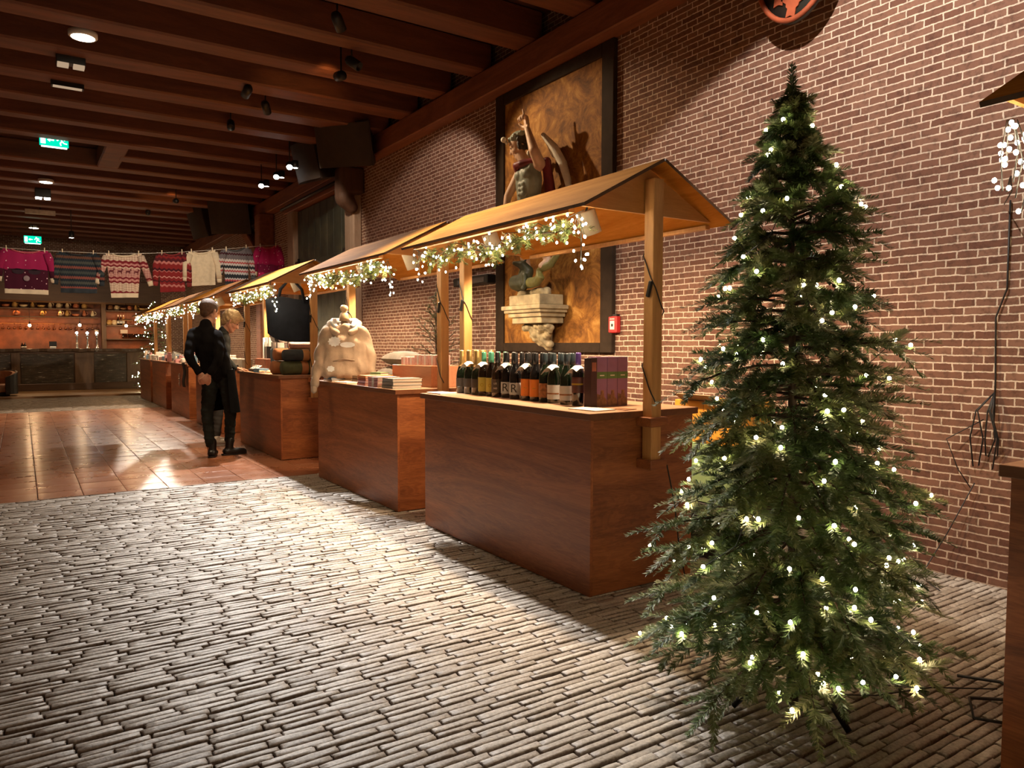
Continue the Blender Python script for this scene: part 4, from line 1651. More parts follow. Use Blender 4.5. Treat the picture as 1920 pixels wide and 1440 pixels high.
# ================================================================ third counter: blankets, socks, bag
FELT_G = plain('olive_felt', (.050, .055, .022), .95, var=.25, bmp=.5, bscale=150)
FELT_B = plain('rust_felt', (.33, .125, .045), .95, var=.15, bmp=.5, bscale=150)
FELT_D = plain('dark_navy_felt', (.026, .030, .034), .95, var=.25, bmp=.5, bscale=150)
LEATHER = plain('tan_leather', (.42, .19, .06), .5, var=.12)
def roll(label, x, y, z, L, R, mats, squash=.85):
    t = thing('blanket_roll', label, 'blanket', (x, y, z), 0, 'blanket rolls on the third counter')
    ax = Matrix(((0, 0, 1), (0, 1, 0), (-1, 0, 0)))
    def half(x0, x1, mat, nm, r=R):
        m = MB()
        n = 20
        prof = [(1e-5, x0), (r * .80, x0), (r * .97, x0 + .012), (r, x0 + .03), (r * 1.01, (x0 + x1) / 2), (r, x1 - .03), (r * .97, x1 - .012), (r * .8, x1), (1e-5, x1)]
        m.lathe(prof, (0, 0, 0), n, axis=Matrix(((0, 0, 1), (0, 1, 0), (-squash, 0, 0))))
        m.v = [(p[0], p[1], p[2] + R * squash) for p in m.v]
        m.build(nm, mat, t)
    half(-L / 2, L / 2, mats[0], 'roll')
    half(-.055, .055, mats[1], 'strap', R * 1.03)
    return t
yb = 8.36
roll('olive felt blanket roll with rust strap, lower one nearest the post', 2.71, 8.50, CT, .50, .092, (FELT_G, FELT_B))
roll('rust felt blanket roll lying beside the lower olive one on the third counter', 2.66, 8.72, CT, .50, .092, (FELT_B, FELT_B))
roll('dark blanket roll with tan strap, on top of the olive one', 2.73, 8.50, CT + .158, .50, .078, (FELT_D, LEATHER))
roll('rust blanket roll on top of the lower rust one', 2.67, 8.72, CT + .158, .46, .085, (FELT_B, FELT_B))
roll('thin rose blanket roll lying highest on the pile of blankets', 2.78, 8.70, CT + .303, .34, .042, (P_PACK, P_PACK))

# tote bag hanging from the roof
bagm = plain('black_felt_bag', (.018, .022, .032), .9, var=.2, bmp=.4, bscale=140, spec=.15)
tb = thing('tote_bag', 'large black felt tote bag hanging from the third stall roof', 'bag', (2.60, 8.56, 1.31), math.radians(62))
m = MB()
def bagf(s):
    def f(u, v):
        a = (u * 2 - 1)
        w_ = .26 + .02 * v
        y = a * w_
        th = .075 * (1 - v ** 1.5 * .8) * max(0, 1 - abs(a) ** 4) ** .5 + .004
        zb = .06 * max(0, (a) ) ** 2 * 1.6 * (1 - v)
        return Vector((s * th - .04 * a, y, .02 + v * .50 + zb + .015 * math.sin(a * 4) * v))
    return f
m.grid(bagf(-1), 16, 10, flip=True)
m.grid(bagf(1), 16, 10)
m.build('bag_body', bagm, tb)
for s_ in (-1, 1):
    h_ = MB()
    h_.tube([(s_ * .02, -.15, .46), (s_ * .025, -.12, .62), (0, -.03, .72), (0, .03, .72), (s_ * .025, .12, .62), (s_ * .02, .15, .46)], .014, 8)
    h_.build('handle', bagm, tb)

# hanging sock pairs on a wire rack
SOCKC = [('light grey', (.42, .42, .42)), ('charcoal', (.05, .052, .055)), ('slate blue', (.075, .11, .15)), ('pale grey', (.50, .51, .53)), ('white', (.66, .66, .66))]
def sock_pair(label, x, y, z, c, nm):
    t = thing('sock_pair', label, 'socks', (x, y, z), .5, 'carded socks on the third counter')
    mt = plain('sock_' + nm.replace(' ', '_'), c, .9, var=.15, bmp=.4, bscale=200)
    s = MB()
    for d in (-.018, .018):
        chain(s, [(d, 0, .20), (d, 0, .08), (d + .003, -.01, .03), (d * 1.2, -.07, .014)], [.030, .028, .028, .022], 8)
    sculpt(s, 'knit', mt, t, .009, 3)
    cd_ = MB().box((0, -.036, .17), (.085, .004, .115), ch=.0015)
    cd = cd_.build('header_card', M_CARD, t)
    r_ = MB()
    n = 20
    vs, fs = [], []
    for i in range(n):
        a = 2 * PI * i / n
        for r in (.013, .022):
            vs.append((r * math.cos(a), -.0388, .18 + r * math.sin(a)))
    fs = [(2 * i, 2 * ((i + 1) % n), 2 * ((i + 1) % n) + 1, 2 * i + 1) for i in range(n)]
    r_.add(vs, fs)
    r_.build('ring_print', INK, cd)
    return t
rack = thing('sock_rack', 'thin black wire rack holding carded socks behind the blankets', 'rack', (2.72, 9.52, CT))
rk = MB()
for y in (-.24, .24):
    rk.tube([(0.05, y, 0), (0.05, y, .62)], .006, 6)
for z in (.30, .60):
    rk.tube([(0.05, -.24, z), (.05, .24, z)], .005, 6)
rk.span((-.06, -.25, .0), (.10, .25, .008))
rk.build('wire_frame', M_BLACK, rack)
pos = [(.15, .375, 0), (-.02, .375, 1), (.15, .07, 2), (-.02, .07, 3), (-.18, .07, 4), (-.18, .375, 4)]
NM = ['upper', 'upper', 'lower', 'lower', 'lower', 'upper']
for j, (dy, z, ci) in enumerate(pos):
    sock_pair('%s carded socks hanging in the %s row of the wire rack' % (SOCKC[ci][0], NM[j]), 2.70, 9.52 + dy, CT + z, SOCKC[ci][1], SOCKC[ci][0])
# flat sock packs, blue pack, cream ornaments, white box
for i, (x, y) in enumerate(((2.52, 9.86), (2.50, 9.66))):
    t = thing('sock_pack', 'grey sock pack lying flat with a ring on its card, %s one' % ('farther' if i == 0 else 'nearer'), 'socks', (x, y, CT), .25, 'flat sock packs')
    MB().box((0, 0, .02), (.11, .17, .04), ch=.01).build('knit', plain('sock_charcoal', (.05, .052, .055), .9), t)
    c = MB().box((-.02, -.02, .058), (.085, .10, .004), Matrix.Rotation(-.5, 3, 'Y')).build('header_card', M_CARD, t)
    r_ = MB()
    pts = [Vector((-.02 + .024 * math.cos(a) * .88, -.02 + .024 * math.sin(a), .0615 + .013 * math.cos(a))) for a in [2 * PI * k / 20 for k in range(21)]]
    r_.tube(pts, .004, 4, caps=False)
    r_.build('ring_print', INK, c)
papers('patterned_pack', 'pale blue patterned pack at the front edge of the third counter', 2.47, 9.40, CT, .12, .20, .05, .1, P_BLUE, 'pack')
heap('wood_ornaments', 'heap of cream wooden ornaments beside the blanket rolls', 'ornaments', (2.50, 9.24, CT), (.16, .16, .07), plain('cream_beads', (.62, .50, .34), .6), 12, .008, 10)
bx = thing('display_box', 'white-lit display box with upright white and black cards behind the men', 'display box', (2.78, 10.02, CT))
q = MB()
q.span((-.16, -.26, 0), (.16, .26, .16), ch=.003)
q.build('box', plain('pale_red_wood', (.46, .20, .13), .5), bx)
rg6 = random.Random(6)
for k in range(9):
    h_ = rg6.choice((.16, .22, .28))
    q = MB().box((rg6.uniform(-.03, .03), -.23 + .058 * k, .16 + h_ / 2), (.14, .035, h_), ch=.001)
    q.build('card', (M_CARD, P_GREY, INK, M_CARD)[k % 4], bx)

# ---- far counters: parcels, jars, a scarf over the edge
PALE = [P_WHITE, P_GREY, M_CARD, P_PINK, P_BLUE, INK, P_PAGE]
def parcel(name, label, cat, x, y, z, sx, sy, sz, rz, mat, ribbon=None, group=None):
    t = thing(name, label, cat, (x, y, z), rz, group)
    MB().span((-sx / 2, -sy / 2, 0), (sx / 2, sy / 2, sz), ch=min(.006, sz * .2)).build('wrapping', mat, t)
    r = MB()
    r.span((-sx / 2 - .001, -.008, 0), (sx / 2 + .001, .008, sz + .001))
    r.build('ribbon', ribbon or M_CARD, t)
    return t
def jar(name, label, cat, x, y, z, r, h, body, lid, group=None):
    t = thing(name, label, cat, (x, y, z), 0, group)
    MB().lathe([(1e-5, 0), (r * .9, 0), (r, .008), (r, h * .72), (r * .7, h * .82), (1e-5, h * .83)], n=14).build('jar_body', body, t)
    MB().lathe([(r * .74, h * .80), (r * .78, h * .82), (r * .78, h * .98), (r * .7, h), (1e-5, h)], n=14).build('lid', lid, t)
    return t
rg7 = random.Random(15)
names = {3: 'fourth', 4: 'fifth', 5: 'sixth', 6: 'farthest'}
WARE = []
for si in (3, 4, 5, 6):
    a, b = YS[si]
    n = 9
    for k in range(n):
        y = a + .12 + (b - a - .24) * k / (n - 1)
        for row in range(2):
            x = 2.52 + .26 * row + rg7.uniform(-.05, .05)
            yy = y + rg7.uniform(-.03, .03)
            mat = PALE[rg7.randrange(len(PALE))]
            cn = mat.name.split('_')[0]
            wd = ['first', 'second', 'third', 'fourth', 'fifth', 'sixth', 'seventh', 'eighth', 'ninth'][k]
            at = '%s from the near end of the %s stall, %s row' % (wd, names[si], 'front' if row == 0 else 'back')
            if rg7.random() < .6:
                parcel('gift_parcel', 'wrapped parcel, %s' % at, 'parcel', x, yy, CT, rg7.uniform(.10, .20), rg7.uniform(.10, .17), rg7.uniform(.04, .13) + .05 * row, rg7.uniform(-.5, .5), mat, PALE[rg7.randrange(3)], 'wares on the far stalls')
            else:
                jar('jar', 'lidded jar, %s' % at, 'jar', x, yy, CT, rg7.uniform(.035, .05), rg7.uniform(.12, .20), mat, PALE[rg7.randrange(5)], 'wares on the far stalls')
sf = MB()
sf.grid(lambda u, v: Vector((2.372 - .012 * math.sin(v * 9) - .01 * u + (.10 * max(0, (v - .86) / .14)), 14.02 + .16 * (u - .5) * (1 - .3 * v * (1 - v)), .55 + .43 * min(v / .86, 1))), 6, 16)
ofs = len(sf.v)
sf.v += [(p[0] - .012, p[1], p[2] + .004) for p in sf.v]
sf.f += [tuple(i + ofs for i in reversed(f)) for f in sf.f]
sf.mi += [0] * (len(sf.f) - len(sf.mi))
sf.sm += [True] * (len(sf.f) - len(sf.sm))
tag(sf.build('scarf', plain('black_wool', (.012, .012, .013), .9, bmp=.4)), 'black scarf hanging over the front edge of the fifth counter', 'scarf')
ks = thing('key_rack', 'small upright strip of metal keyrings on the front of the fifth counter', 'keyring strip', (2.385, 14.65, .55))
q = MB().span((.005, -.02, -.02), (.018, .02, .22)).build('strip', M_CHROME, ks)
for k in range(3):
    q = MB().tube([(-.005, .018 * math.cos(t), .03 + .075 * k + .024 * math.sin(t)) for t in [2 * PI * i / 12 for i in range(13)]], .006, 5, caps=False)
    q.build('ring', M_CHROME, ks)

# ================================================================ behind the first counter: cartons
def carton(name, label, x, y, z, sx, sy, sz, mat, rz=0):
    t = thing(name, label, 'cardboard box', (x, y, z), rz)
    MB().span((-sx / 2, -sy / 2, 0), (sx / 2, sy / 2, sz), ch=.003).build('box', mat, t)
    return t
C_OR = plain('orange_carton', (.82, .36, .04), .6, var=.06)
C_GR = plain('green_carton', (.30, .44, .20), .6, var=.06)
g1 = carton('cardboard_box', 'pale green printed carton below the orange one, behind the wine counter', 3.63, 3.12, .34, .34, .50, .36, C_GR)
for body, yy, z, s in (('FLOR', .12, .29, .05), ('FLOR', -.13, .29, .05)):
    text(body, s, (-.1715, yy, z), (0, -1, 0), (0, 0, 1), INK, g1, 'printed_lettering')
text('FLOR', .05, (0, -.2515, .29), (1, 0, 0), (0, 0, 1), INK, g1, 'printed_lettering')
r_ = MB().tube([(.06 * math.cos(a), -.2515, .18 + .05 * math.sin(a)) for a in [2 * PI * k / 20 for k in range(21)]], .002, 4, caps=False)
r_.build('printed_ring', INK, g1)
o1 = carton('cardboard_box', 'bright orange open carton on top of the green one', 3.63, 3.14, .702, .33, .48, .255, C_OR)
fl_ = MB()
fl_.box((-.185, .04, .275), (.10, .30, .004), Matrix.Rotation(.5, 3, 'Y'))
fl_.build('flap', plain('kraft_card', (.50, .33, .18), .7), o1)
sm_ = MB().span((-.1660, -.002, 0), (-.1652, .002, .255)).span((-.002, -.2410, 0), (.002, -.2402, .255))
sm_.build('seam', plain('carton_seam', (.45, .17, .03), .7), o1)
carton('cardboard_box', 'dark carton on the floor at the bottom of the box pile', 3.63, 3.12, 0.0, .36, .52, .335, plain('dark_carton', (.03, .025, .022), .6))
carton('cardboard_box', 'white carton on the floor behind the christmas tree', 3.42, 2.52, 0.0, .22, .20, .33, plain('whitish_carton', (.45, .40, .38), .6))

# ---- things on the brick wall
al = thing('fire_alarm', 'red fire alarm call box on the brick wall beside the panel', 'fire alarm', (4.36, 4.955, 1.48))
MB().span((-.055, -.055, -.075), (-.002, .055, .070), ch=.008).build('housing', plain('alarm_red', (.50, .022, .022), .35, var=.05, bmp=0), al)
q = MB().span((-.0565, -.028, -.045), (-.0552, .028, .03)).build('white_plate', M_WHITE, al)
q2 = MB().span((-.0572, -.012, -.02), (-.0566, .012, .004)).build('button', M_BLACK, q)
q = MB().span((-.04, -.04, .070), (-.004, .04, .088)).build('cable_gland', M_BLACK, al)
text('BRAND', .018, (-.0556, 0, .046), (0, -1, 0), (0, 0, 1), M_WHITE, al, 'lettering')
he = thing('wall_heater', 'dark wall-hung heater strip left of the framed panel', 'heater', (4.30, 7.30, 2.02))
MB().span((-.06, -.36, -.05), (.058, .40, .05), ch=.01).build('housing', M_BLACK, he)
MB().span((-.064, -.30, -.03), (-.058, .30, .02)).build('grille', plain('grey_grille', (.09, .08, .075), .4, .4), he)
q = thing('pipe_run', 'short dark pipes with brass collars on the wall above the heater', 'pipes', (4.30, 7.2, 2.22))
a_ = MB().tube([(0, -.45, 0), (0, .5, 0)], .022, 8).build('pipe', M_BLACK, q)
for y in (-.25, .15):
    MB().tube([(0, y, 0), (0, y + .07, 0)], .034, 10).build('collar', plain('brass', (.35, .16, .06), .4, .6), q)
for y in (-.35, .38):
    MB().span((-.02, y, -.07), (.058, y + .04, .05)).build('clamp', M_BLACK, q)

# ================================================================ ceiling: lamps, exit signs, spots, loudspeakers
M_DISC = emit('disc_glow', (1.0, .82, .58), 24)
def disc_lamp(x, y, label, pw=185):
    t = thing('disc_lamp', label, 'ceiling lamp', (x, y, 4.21), 0, 'round ceiling lamps')
    MB().lathe([(1e-5, .0), (.115, .0), (.125, .01), (.125, .05), (.105, .055), (1e-5, .055)], n=28).build('housing', M_WHITE, t)
    MB().lathe([(1e-5, -.006), (.09, -.004), (.108, .002), (.108, .004)], n=28).build('diffuser', M_DISC, t)
    MB().tube([(0, 0, .05), (0, 0, .31)], .012, 8).build('stem', M_BLACK, t)
    l = spot('disc_light', (0, 0, -.02), (0, 0, -1), pw, 118, .7, kelvin(3000), .1)
    l.parent = t
disc_lamp(.57, 8.30, 'nearest round white ceiling lamp, glowing between the joists')
disc_lamp(.68, .55, 'round ceiling lamp above the camera', 16)
disc_lamp(.45, 15.98, 'middle round ceiling lamp of the row')
disc_lamp(.34, 22.4, 'farthest round ceiling lamp, above the second exit sign')

M_EXITG = emit('exit_green', (.0, .62, .38), 1.5)
M_EXITW = emit('exit_white', (.75, 1.0, .9), 3.0)
def exit_sign(x, y, z, label, s=1.0):
    t = thing('exit_sign', label, 'exit sign', (x, y, z), 0, 'green exit signs')
    MB().span((-.18, 0, -.085), (.18, .03, .085), ch=.004).build('face', M_EXITG, t)
    q = MB()
    # doorway, arrow pointing left, running figure
    q.span((-.165, -.0025, -.06), (-.105, -.0005, .06))
    q.prism([(-.085, 0), (-.05, .028), (-.05, .009), (.0, .009), (.0, -.009), (-.05, -.009), (-.05, -.028)], (0, -.0005, 0), (1, 0, 0), (0, 0, 1), .002)
    def limb(pts):
        for a, b in zip(pts, pts[1:]):
            q.bar((a[0], -.0015, a[1]), (b[0], -.0015, b[1]), .016, .002, up=(0, 1, 0))
    limb([(.085, .03), (.10, -.005), (.075, -.03), (.085, -.065)])
    limb([(.10, -.005), (.125, -.03), (.16, -.035)])
    limb([(.085, .03), (.055, .02), (.035, .0)])
    limb([(.085, .03), (.115, .03), (.135, .01)])
    q.tube([(.072, -.0008, .052), (.072, -.0028, .052)], .014, 12)
    q.build('pictogram', M_EXITW, t)
    MB().span((-.16, -.004, -.105), (.16, .024, -.087)).build('lamp_strip', M_EXITW, t)
    MB().tube([(0, .015, .085), (0, .015, .36)], .01, 6).build('stem', M_BLACK, t)
exit_sign(.475, 12.75, 4.235, 'nearer green exit sign hung in a gap between the joists')
exit_sign(.30, 21.6, 3.83, 'farther green exit sign above the clothes line')

def track_spot(loc, target, label, r=.05, ln=.15, face=None):
    t = thing('track_spotlight', label, 'spotlight', loc, 0, 'black spotlights on the ceiling')
    d = (Vector(target) - Vector(loc)).normalized()
    rot = Vector((0, 0, -1)).rotation_difference(d).to_matrix()
    m = MB()
    m.lathe([(1e-5, ln + .03), (r * .7, ln + .03), (r, ln), (r, .02), (r * .86, .02), (r * .80, .05), (1e-5, .05)], n=16, axis=rot)
    m.build('housing', M_BLACK, t)
    q = MB().tube([d * -.12, d * -.12 + Vector((0, 0, .12)), (0 - d.x * .12, -d.y * .12, 4.5 - loc[2])], .009, 6)
    q.build('stem', M_BLACK, t)
    if face:
        MB().lathe([(1e-5, .032), (r * .84, .032)], n=16, axis=rot).build('lens', face, t)
    return t
M_LENS = emit('spot_lens', (1.0, .92, .82), 30, True)
for i, (nm, loc, tg, *_r) in enumerate(SPOTS):
    track_spot(loc, tg, 'black spotlight on the ceiling, %s counted from the camera along the stalls' % ['second', 'eighth', 'last', 'first', 'fourth', 'third', 'seventh', 'sixth', 'fifth', 'ninth'][i])
for i, (x, y, z) in enumerate(((3.30, 10.86, 3.84), (3.32, 11.60, 3.84), (3.30, 12.38, 3.84))):
    t = track_spot((x, y, z), (1.8, y - 4.5, .3), 'twin-lens spotlight beside the dark door, %s of three' % ['nearest', 'middle', 'farthest'][i], .05, .12, M_LENS)
    t2 = MB().lathe([(1e-5, 0), (.04, 0), (.045, .03), (.045, .1), (1e-5, .1)], (.09, .02, .02), 14).build('second_housing', M_BLACK, t)
    MB().lathe([(1e-5, -.003), (.036, -.003)], (.09, .02, .02), 14).build('second_lens', M_LENS, t)
def twin(x, y, z, label, lens):
    t = thing('twin_downlight', label, 'spotlight', (x, y, z), 0, 'box downlights')
    MB().span((-.13, -.06, .02), (.13, .06, .20), ch=.006).build('housing', M_BLACK, t)
    for s in (-1, 1):
        MB().span((s * .07 - .05, -.062, -.004), (s * .07 + .05, .05, .019)).build('lens', lens, t)
    MB().tube([(0, 0, .2), (0, 0, 4.5 - z)], .012, 6).build('stem', M_BLACK, t)
M_DIM = emit('dim_lens', (1.0, .70, .45), .45)
twin(.50, 8.95, 4.12, 'black twin downlight below the nearest round ceiling lamp', M_DIM)
twin(.42, 16.9, 4.06, 'lit twin downlight under the middle round ceiling lamp', M_LENS)
q = thing('strip_fitting', 'dark strip fitting between the joists behind the twin downlight', 'lamp', (.51, 9.83, 4.16))
MB().span((-.16, -.05, .0), (.16, .05, .10), ch=.005).build('housing', M_BLACK, q)
MB().span((-.14, -.052, -.004), (.14, .03, .0)).build('diffuser', M_DIM, q)
q = thing('strip_fitting', 'pale strip fitting farther along the ceiling beyond the middle lamp', 'lamp', (.42, 19.2, 4.10))
MB().span((-.28, -.07, .0), (.28, .07, .09), ch=.005).build('housing', plain('beige_metal', (.35, .25, .15), .5), q)
MB().tube([(0, 0, .08), (0, 0, .41)], .012, 6).build('stem', M_BLACK, q)
q = thing('track_spotlight', 'small lit spotlight above the second sweater on the line', 'spotlight', (.98, 19.0, 3.62))
MB().lathe([(1e-5, .0), (.05, 0), (.055, .03), (.05, .14), (1e-5, .14)], n=14).build('housing', M_BLACK, q)
MB().lathe([(1e-5, -.004), (.045, -.004)], n=14).build('lens', M_LENS, q)
MB().tube([(0, 0, .13), (0, 0, .9)], .01, 6).build('stem', M_BLACK, q)

M_SPK = plain('loudspeaker_brown', (.026, .015, .010), .55, var=.2, bmp=.2, bscale=200)
M_GRILL = plain('loudspeaker_grille', (.030, .018, .011), .6, .2, var=.2, bmp=.6, bscale=400)
def speaker(label, c, w, h, dpt, yaw, pitch):
    t = thing('loudspeaker', label, 'loudspeaker', c, 0, 'loudspeakers under the ceiling')
    R = Matrix.Rotation(yaw, 3, 'Z') @ Matrix.Rotation(pitch, 3, 'X')
    # front faces -Y before turning; wedge narrows to the back
    hw, hh = w / 2, h / 2
    vs = [(-hw, 0, -hh), (hw, 0, -hh), (hw, 0, hh), (-hw, 0, hh), (-hw * .62, dpt, -hh * .9), (hw * .62, dpt, -hh * .9), (hw * .62, dpt, hh * .9), (-hw * .62, dpt, hh * .9)]
    m = MB()
    m.add([R @ Vector(v) for v in vs], [(0, 1, 2, 3), (5, 4, 7, 6), (1, 5, 6, 2), (4, 0, 3, 7), (3, 2, 6, 7), (4, 5, 1, 0)])
    m.build('cabinet', M_SPK, t)
    g = MB()
    def f(u, v):
        a = u * 2 - 1
        return R @ Vector((a * hw * .96, -.012 - .07 * (1 - a * a), (v - .5) * h * .95))
    g.grid(f, 12, 2)
    g.build('grille', M_GRILL, t)
    b = MB().box(R @ Vector((hw * .3, -.03, -hh * .84)), (.05, .006, .03), R)
    b.build('badge', plain('dull_silver', (.30, .25, .2), .4, .6), t)
    k = MB().tube([R @ Vector((0, dpt * .5, hh * .85)), R @ Vector((0, dpt * .5, hh * .85)) + Vector((.1, 0, .35))], .025, 8)
    k.build('hanger', M_BLACK, t)
speaker('nearer big dark loudspeaker under the ceiling, facing down the hall', (3.72, 9.80, 4.0), .80, .58, .45, -.80, .30)
speaker('second big loudspeaker, half hidden behind the nearer one', (3.62, 11.1, 4.02), .66, .58, .45, -1.35, .25)
speaker('dark loudspeaker far down the hall above the sweaters', (3.70, 16.4, 3.98), .85, .75, .5, -.62, .30)
speaker('dark loudspeaker behind the far one, turned to the hall', (3.35, 17.9, 4.02), .8, .7, .5, -1.35, .25)

# ================================================================ figures: shared pieces
SKIN = plain('skin', (.56, .30, .20), .5, var=.08, bmp=0)
EYE = plain('dark_eye', (.02, .018, .015), .25, var=.1, bmp=0)

def head_mesh(mb, c, f, up, s=1.0):
    """skull, jaw, brow, nose, lips, chin and ears; f looks forward"""
    c, f = Vector(c), Vector(f).normalized()
    up = Vector(up)
    up = (up - f * up.dot(f)).normalized()
    l = up.cross(f)
    def P(a, b, d):
        return c + (f * a + l * b + up * d) * s
    R = Matrix((f, l, up)).transposed()
    mb.sphere(P(-.012, 0, .035), .088 * s, 16, 12, sc=(1.08, .88, 1.0), rot=R)
    mb.sphere(P(.018, 0, -.01), .074 * s, 14, 10, sc=(1.0, .88, 1.05), rot=R)
    for b in (-.032, .032):
        capsule(mb, P(-.005, b * 1.35, -.035), .034 * s, P(.058, b * .55, -.088), .024 * s, 8)
        capsule(mb, P(.070, b * .4, .030), .014 * s, P(.062, b * 1.35, .028), .012 * s, 6)
        capsule(mb, P(.060, b * 1.1, -.022), .020 * s, P(.045, b * 1.5, -.02), .016 * s, 6)
        # ear
        capsule(mb, P(-.016, b * 2.75, .014), .013 * s, P(-.008, b * 2.5, -.026), .010 * s, 6)
    capsule(mb, P(.060, 0, -.085), .024 * s, P(.052, 0, -.10), .022 * s, 8)
    capsule(mb, P(.080, 0, .020), .009 * s, P(.102, 0, -.022), .013 * s, 7)
    capsule(mb, P(.084, -.012, -.028), .008 * s, P(.084, .012, -.028), .008 * s, 6)
    capsule(mb, P(.080, -.018, -.052), .008 * s, P(.080, .018, -.052), .008 * s, 6)
    capsule(mb, P(.077, -.015, -.063), .009 * s, P(.077, .015, -.063), .009 * s, 6)
    return P, R

def eyes(P, R, s, parent, white=None):
    m = MB()
    for b in (-.031, .031):
        m.sphere(P(.073, b, .012), .0095 * s, 8, 6)
    return m.build('eyes', EYE, parent)

def hand_mesh(mb, w, d, n, side, curl=.5, s=1.0, spread=.0, curls=None):
    """palm, four unequal bent fingers, thumb from the side of the palm. w wrist, d towards fingers, n back of hand, side=+1 thumb on d x n"""
    w, d, n = Vector(w), Vector(d).normalized(), Vector(n)
    n = (n - d * n.dot(d)).normalized()
    t = d.cross(n) * side
    for k in (-.028, -.009, .010, .028):
        capsule(mb, w + (d * .012 + t * k * .8) * s, .0135 * s, w + (d * .082 + t * k) * s, .0115 * s, 8)
    L = [(.028, .040, .030, .020), (.010, .045, .034, .022), (-.009, .042, .031, .021), (-.028, .033, .024, .017)]
    for i, (k, a, b, c) in enumerate(L):
        cu = curls[i] if curls else curl * (1 + .12 * i)
        p = w + (d * .085 + t * k) * s
        dd = (d + t * (k * spread * 20)).normalized()
        ang = .0
        r = .0098 * s
        for seg, ln in enumerate((a, b, c)):
            ang += cu * (.9, 1.15, .8)[seg]
            v = dd * math.cos(ang) - n * math.sin(ang)
            q = p + v * ln * s
            capsule(mb, p, r, q, r * .92, 8)
            p, r = q, r * .92
    p = w + (d * .025 + t * .034) * s
    v1 = (d * .65 + t * .75 - n * .25).normalized()
    q = p + v1 * .042 * s
    capsule(mb, p, .0145 * s, q, .0115 * s, 8)
    v2 = (d * .9 + t * .35 - n * (.25 + curl * .4)).normalized()
    capsule(mb, q, .0115 * s, q + v2 * .034 * s, .0095 * s, 8)

def boot(name, heel, toe, mat, parent, h=.13, sole=None, r=1.0):
    heel, toe = Vector(heel), Vector(toe)
    f = (toe - heel).normalized()
    m = MB()
    a = heel + Vector((0, 0, .045))
    for k in (-.5, .5):
        sd = Vector((-f.y, f.x, 0)) * .028 * k
        chain(m, [a + sd * .8, heel + (toe - heel) * .55 + sd * 1.6 + Vector((0, 0, .042)), toe - f * .03 + sd * 1.2 + Vector((0, 0, .034))], [.040 * r, .038 * r, .030 * r], 10)
    chain(m, [a + f * .03, a + f * .045 + Vector((0, 0, h))], [.048 * r, .050 * r], 10)
    o = sculpt(m, name, mat, parent, .010, 3)
    lo = min(v.co.z for v in o.data.vertices)
    for v in o.data.vertices:
        if v.co.z < .012:
            v.co.z = .012
    s = MB()
    n = Vector((-f.y, f.x, 0))
    Lg = (toe - heel).length
    poly = [(-.045, -.036), (-.02, -.043), (Lg * .6, -.048), (Lg * .9, -.036), (Lg + .005, 0), (Lg * .9, .036), (Lg * .6, .048), (-.02, .043), (-.045, .036), (-.052, 0)]
    s.prism(poly, heel + Vector((0, 0, .001)), f, n, .018)
    s.build('sole', sole or M_RUBBER, o)
    return o

# ================================================================ first man: seen from behind, hands clasped at his back
CLOTH_BLACK = plain('black_knit', (.0085, .0075, .0075), .95, var=.2, bmp=.3, bscale=160, spec=.08)
CLOTH_JEAN = plain('dark_jeans', (.018, .022, .020), .85, var=.25, bmp=.35, bscale=140, spec=.15)
APRON = plain('black_apron', (.004, .004, .0045), .95, var=.2, bmp=.1, spec=.06)
BOOTL = plain('black_leather', (.010, .009, .008), .35, var=.2, bmp=.2)
def cloth_wrinkle(k=30, a=.004):
    return lambda c: a * (math.sin(c.z * k + 5 * math.sin(c.x * 9) + 3 * c.y) * .6 + .4 * math.sin(c.z * k * 2.3 + c.x * 21))

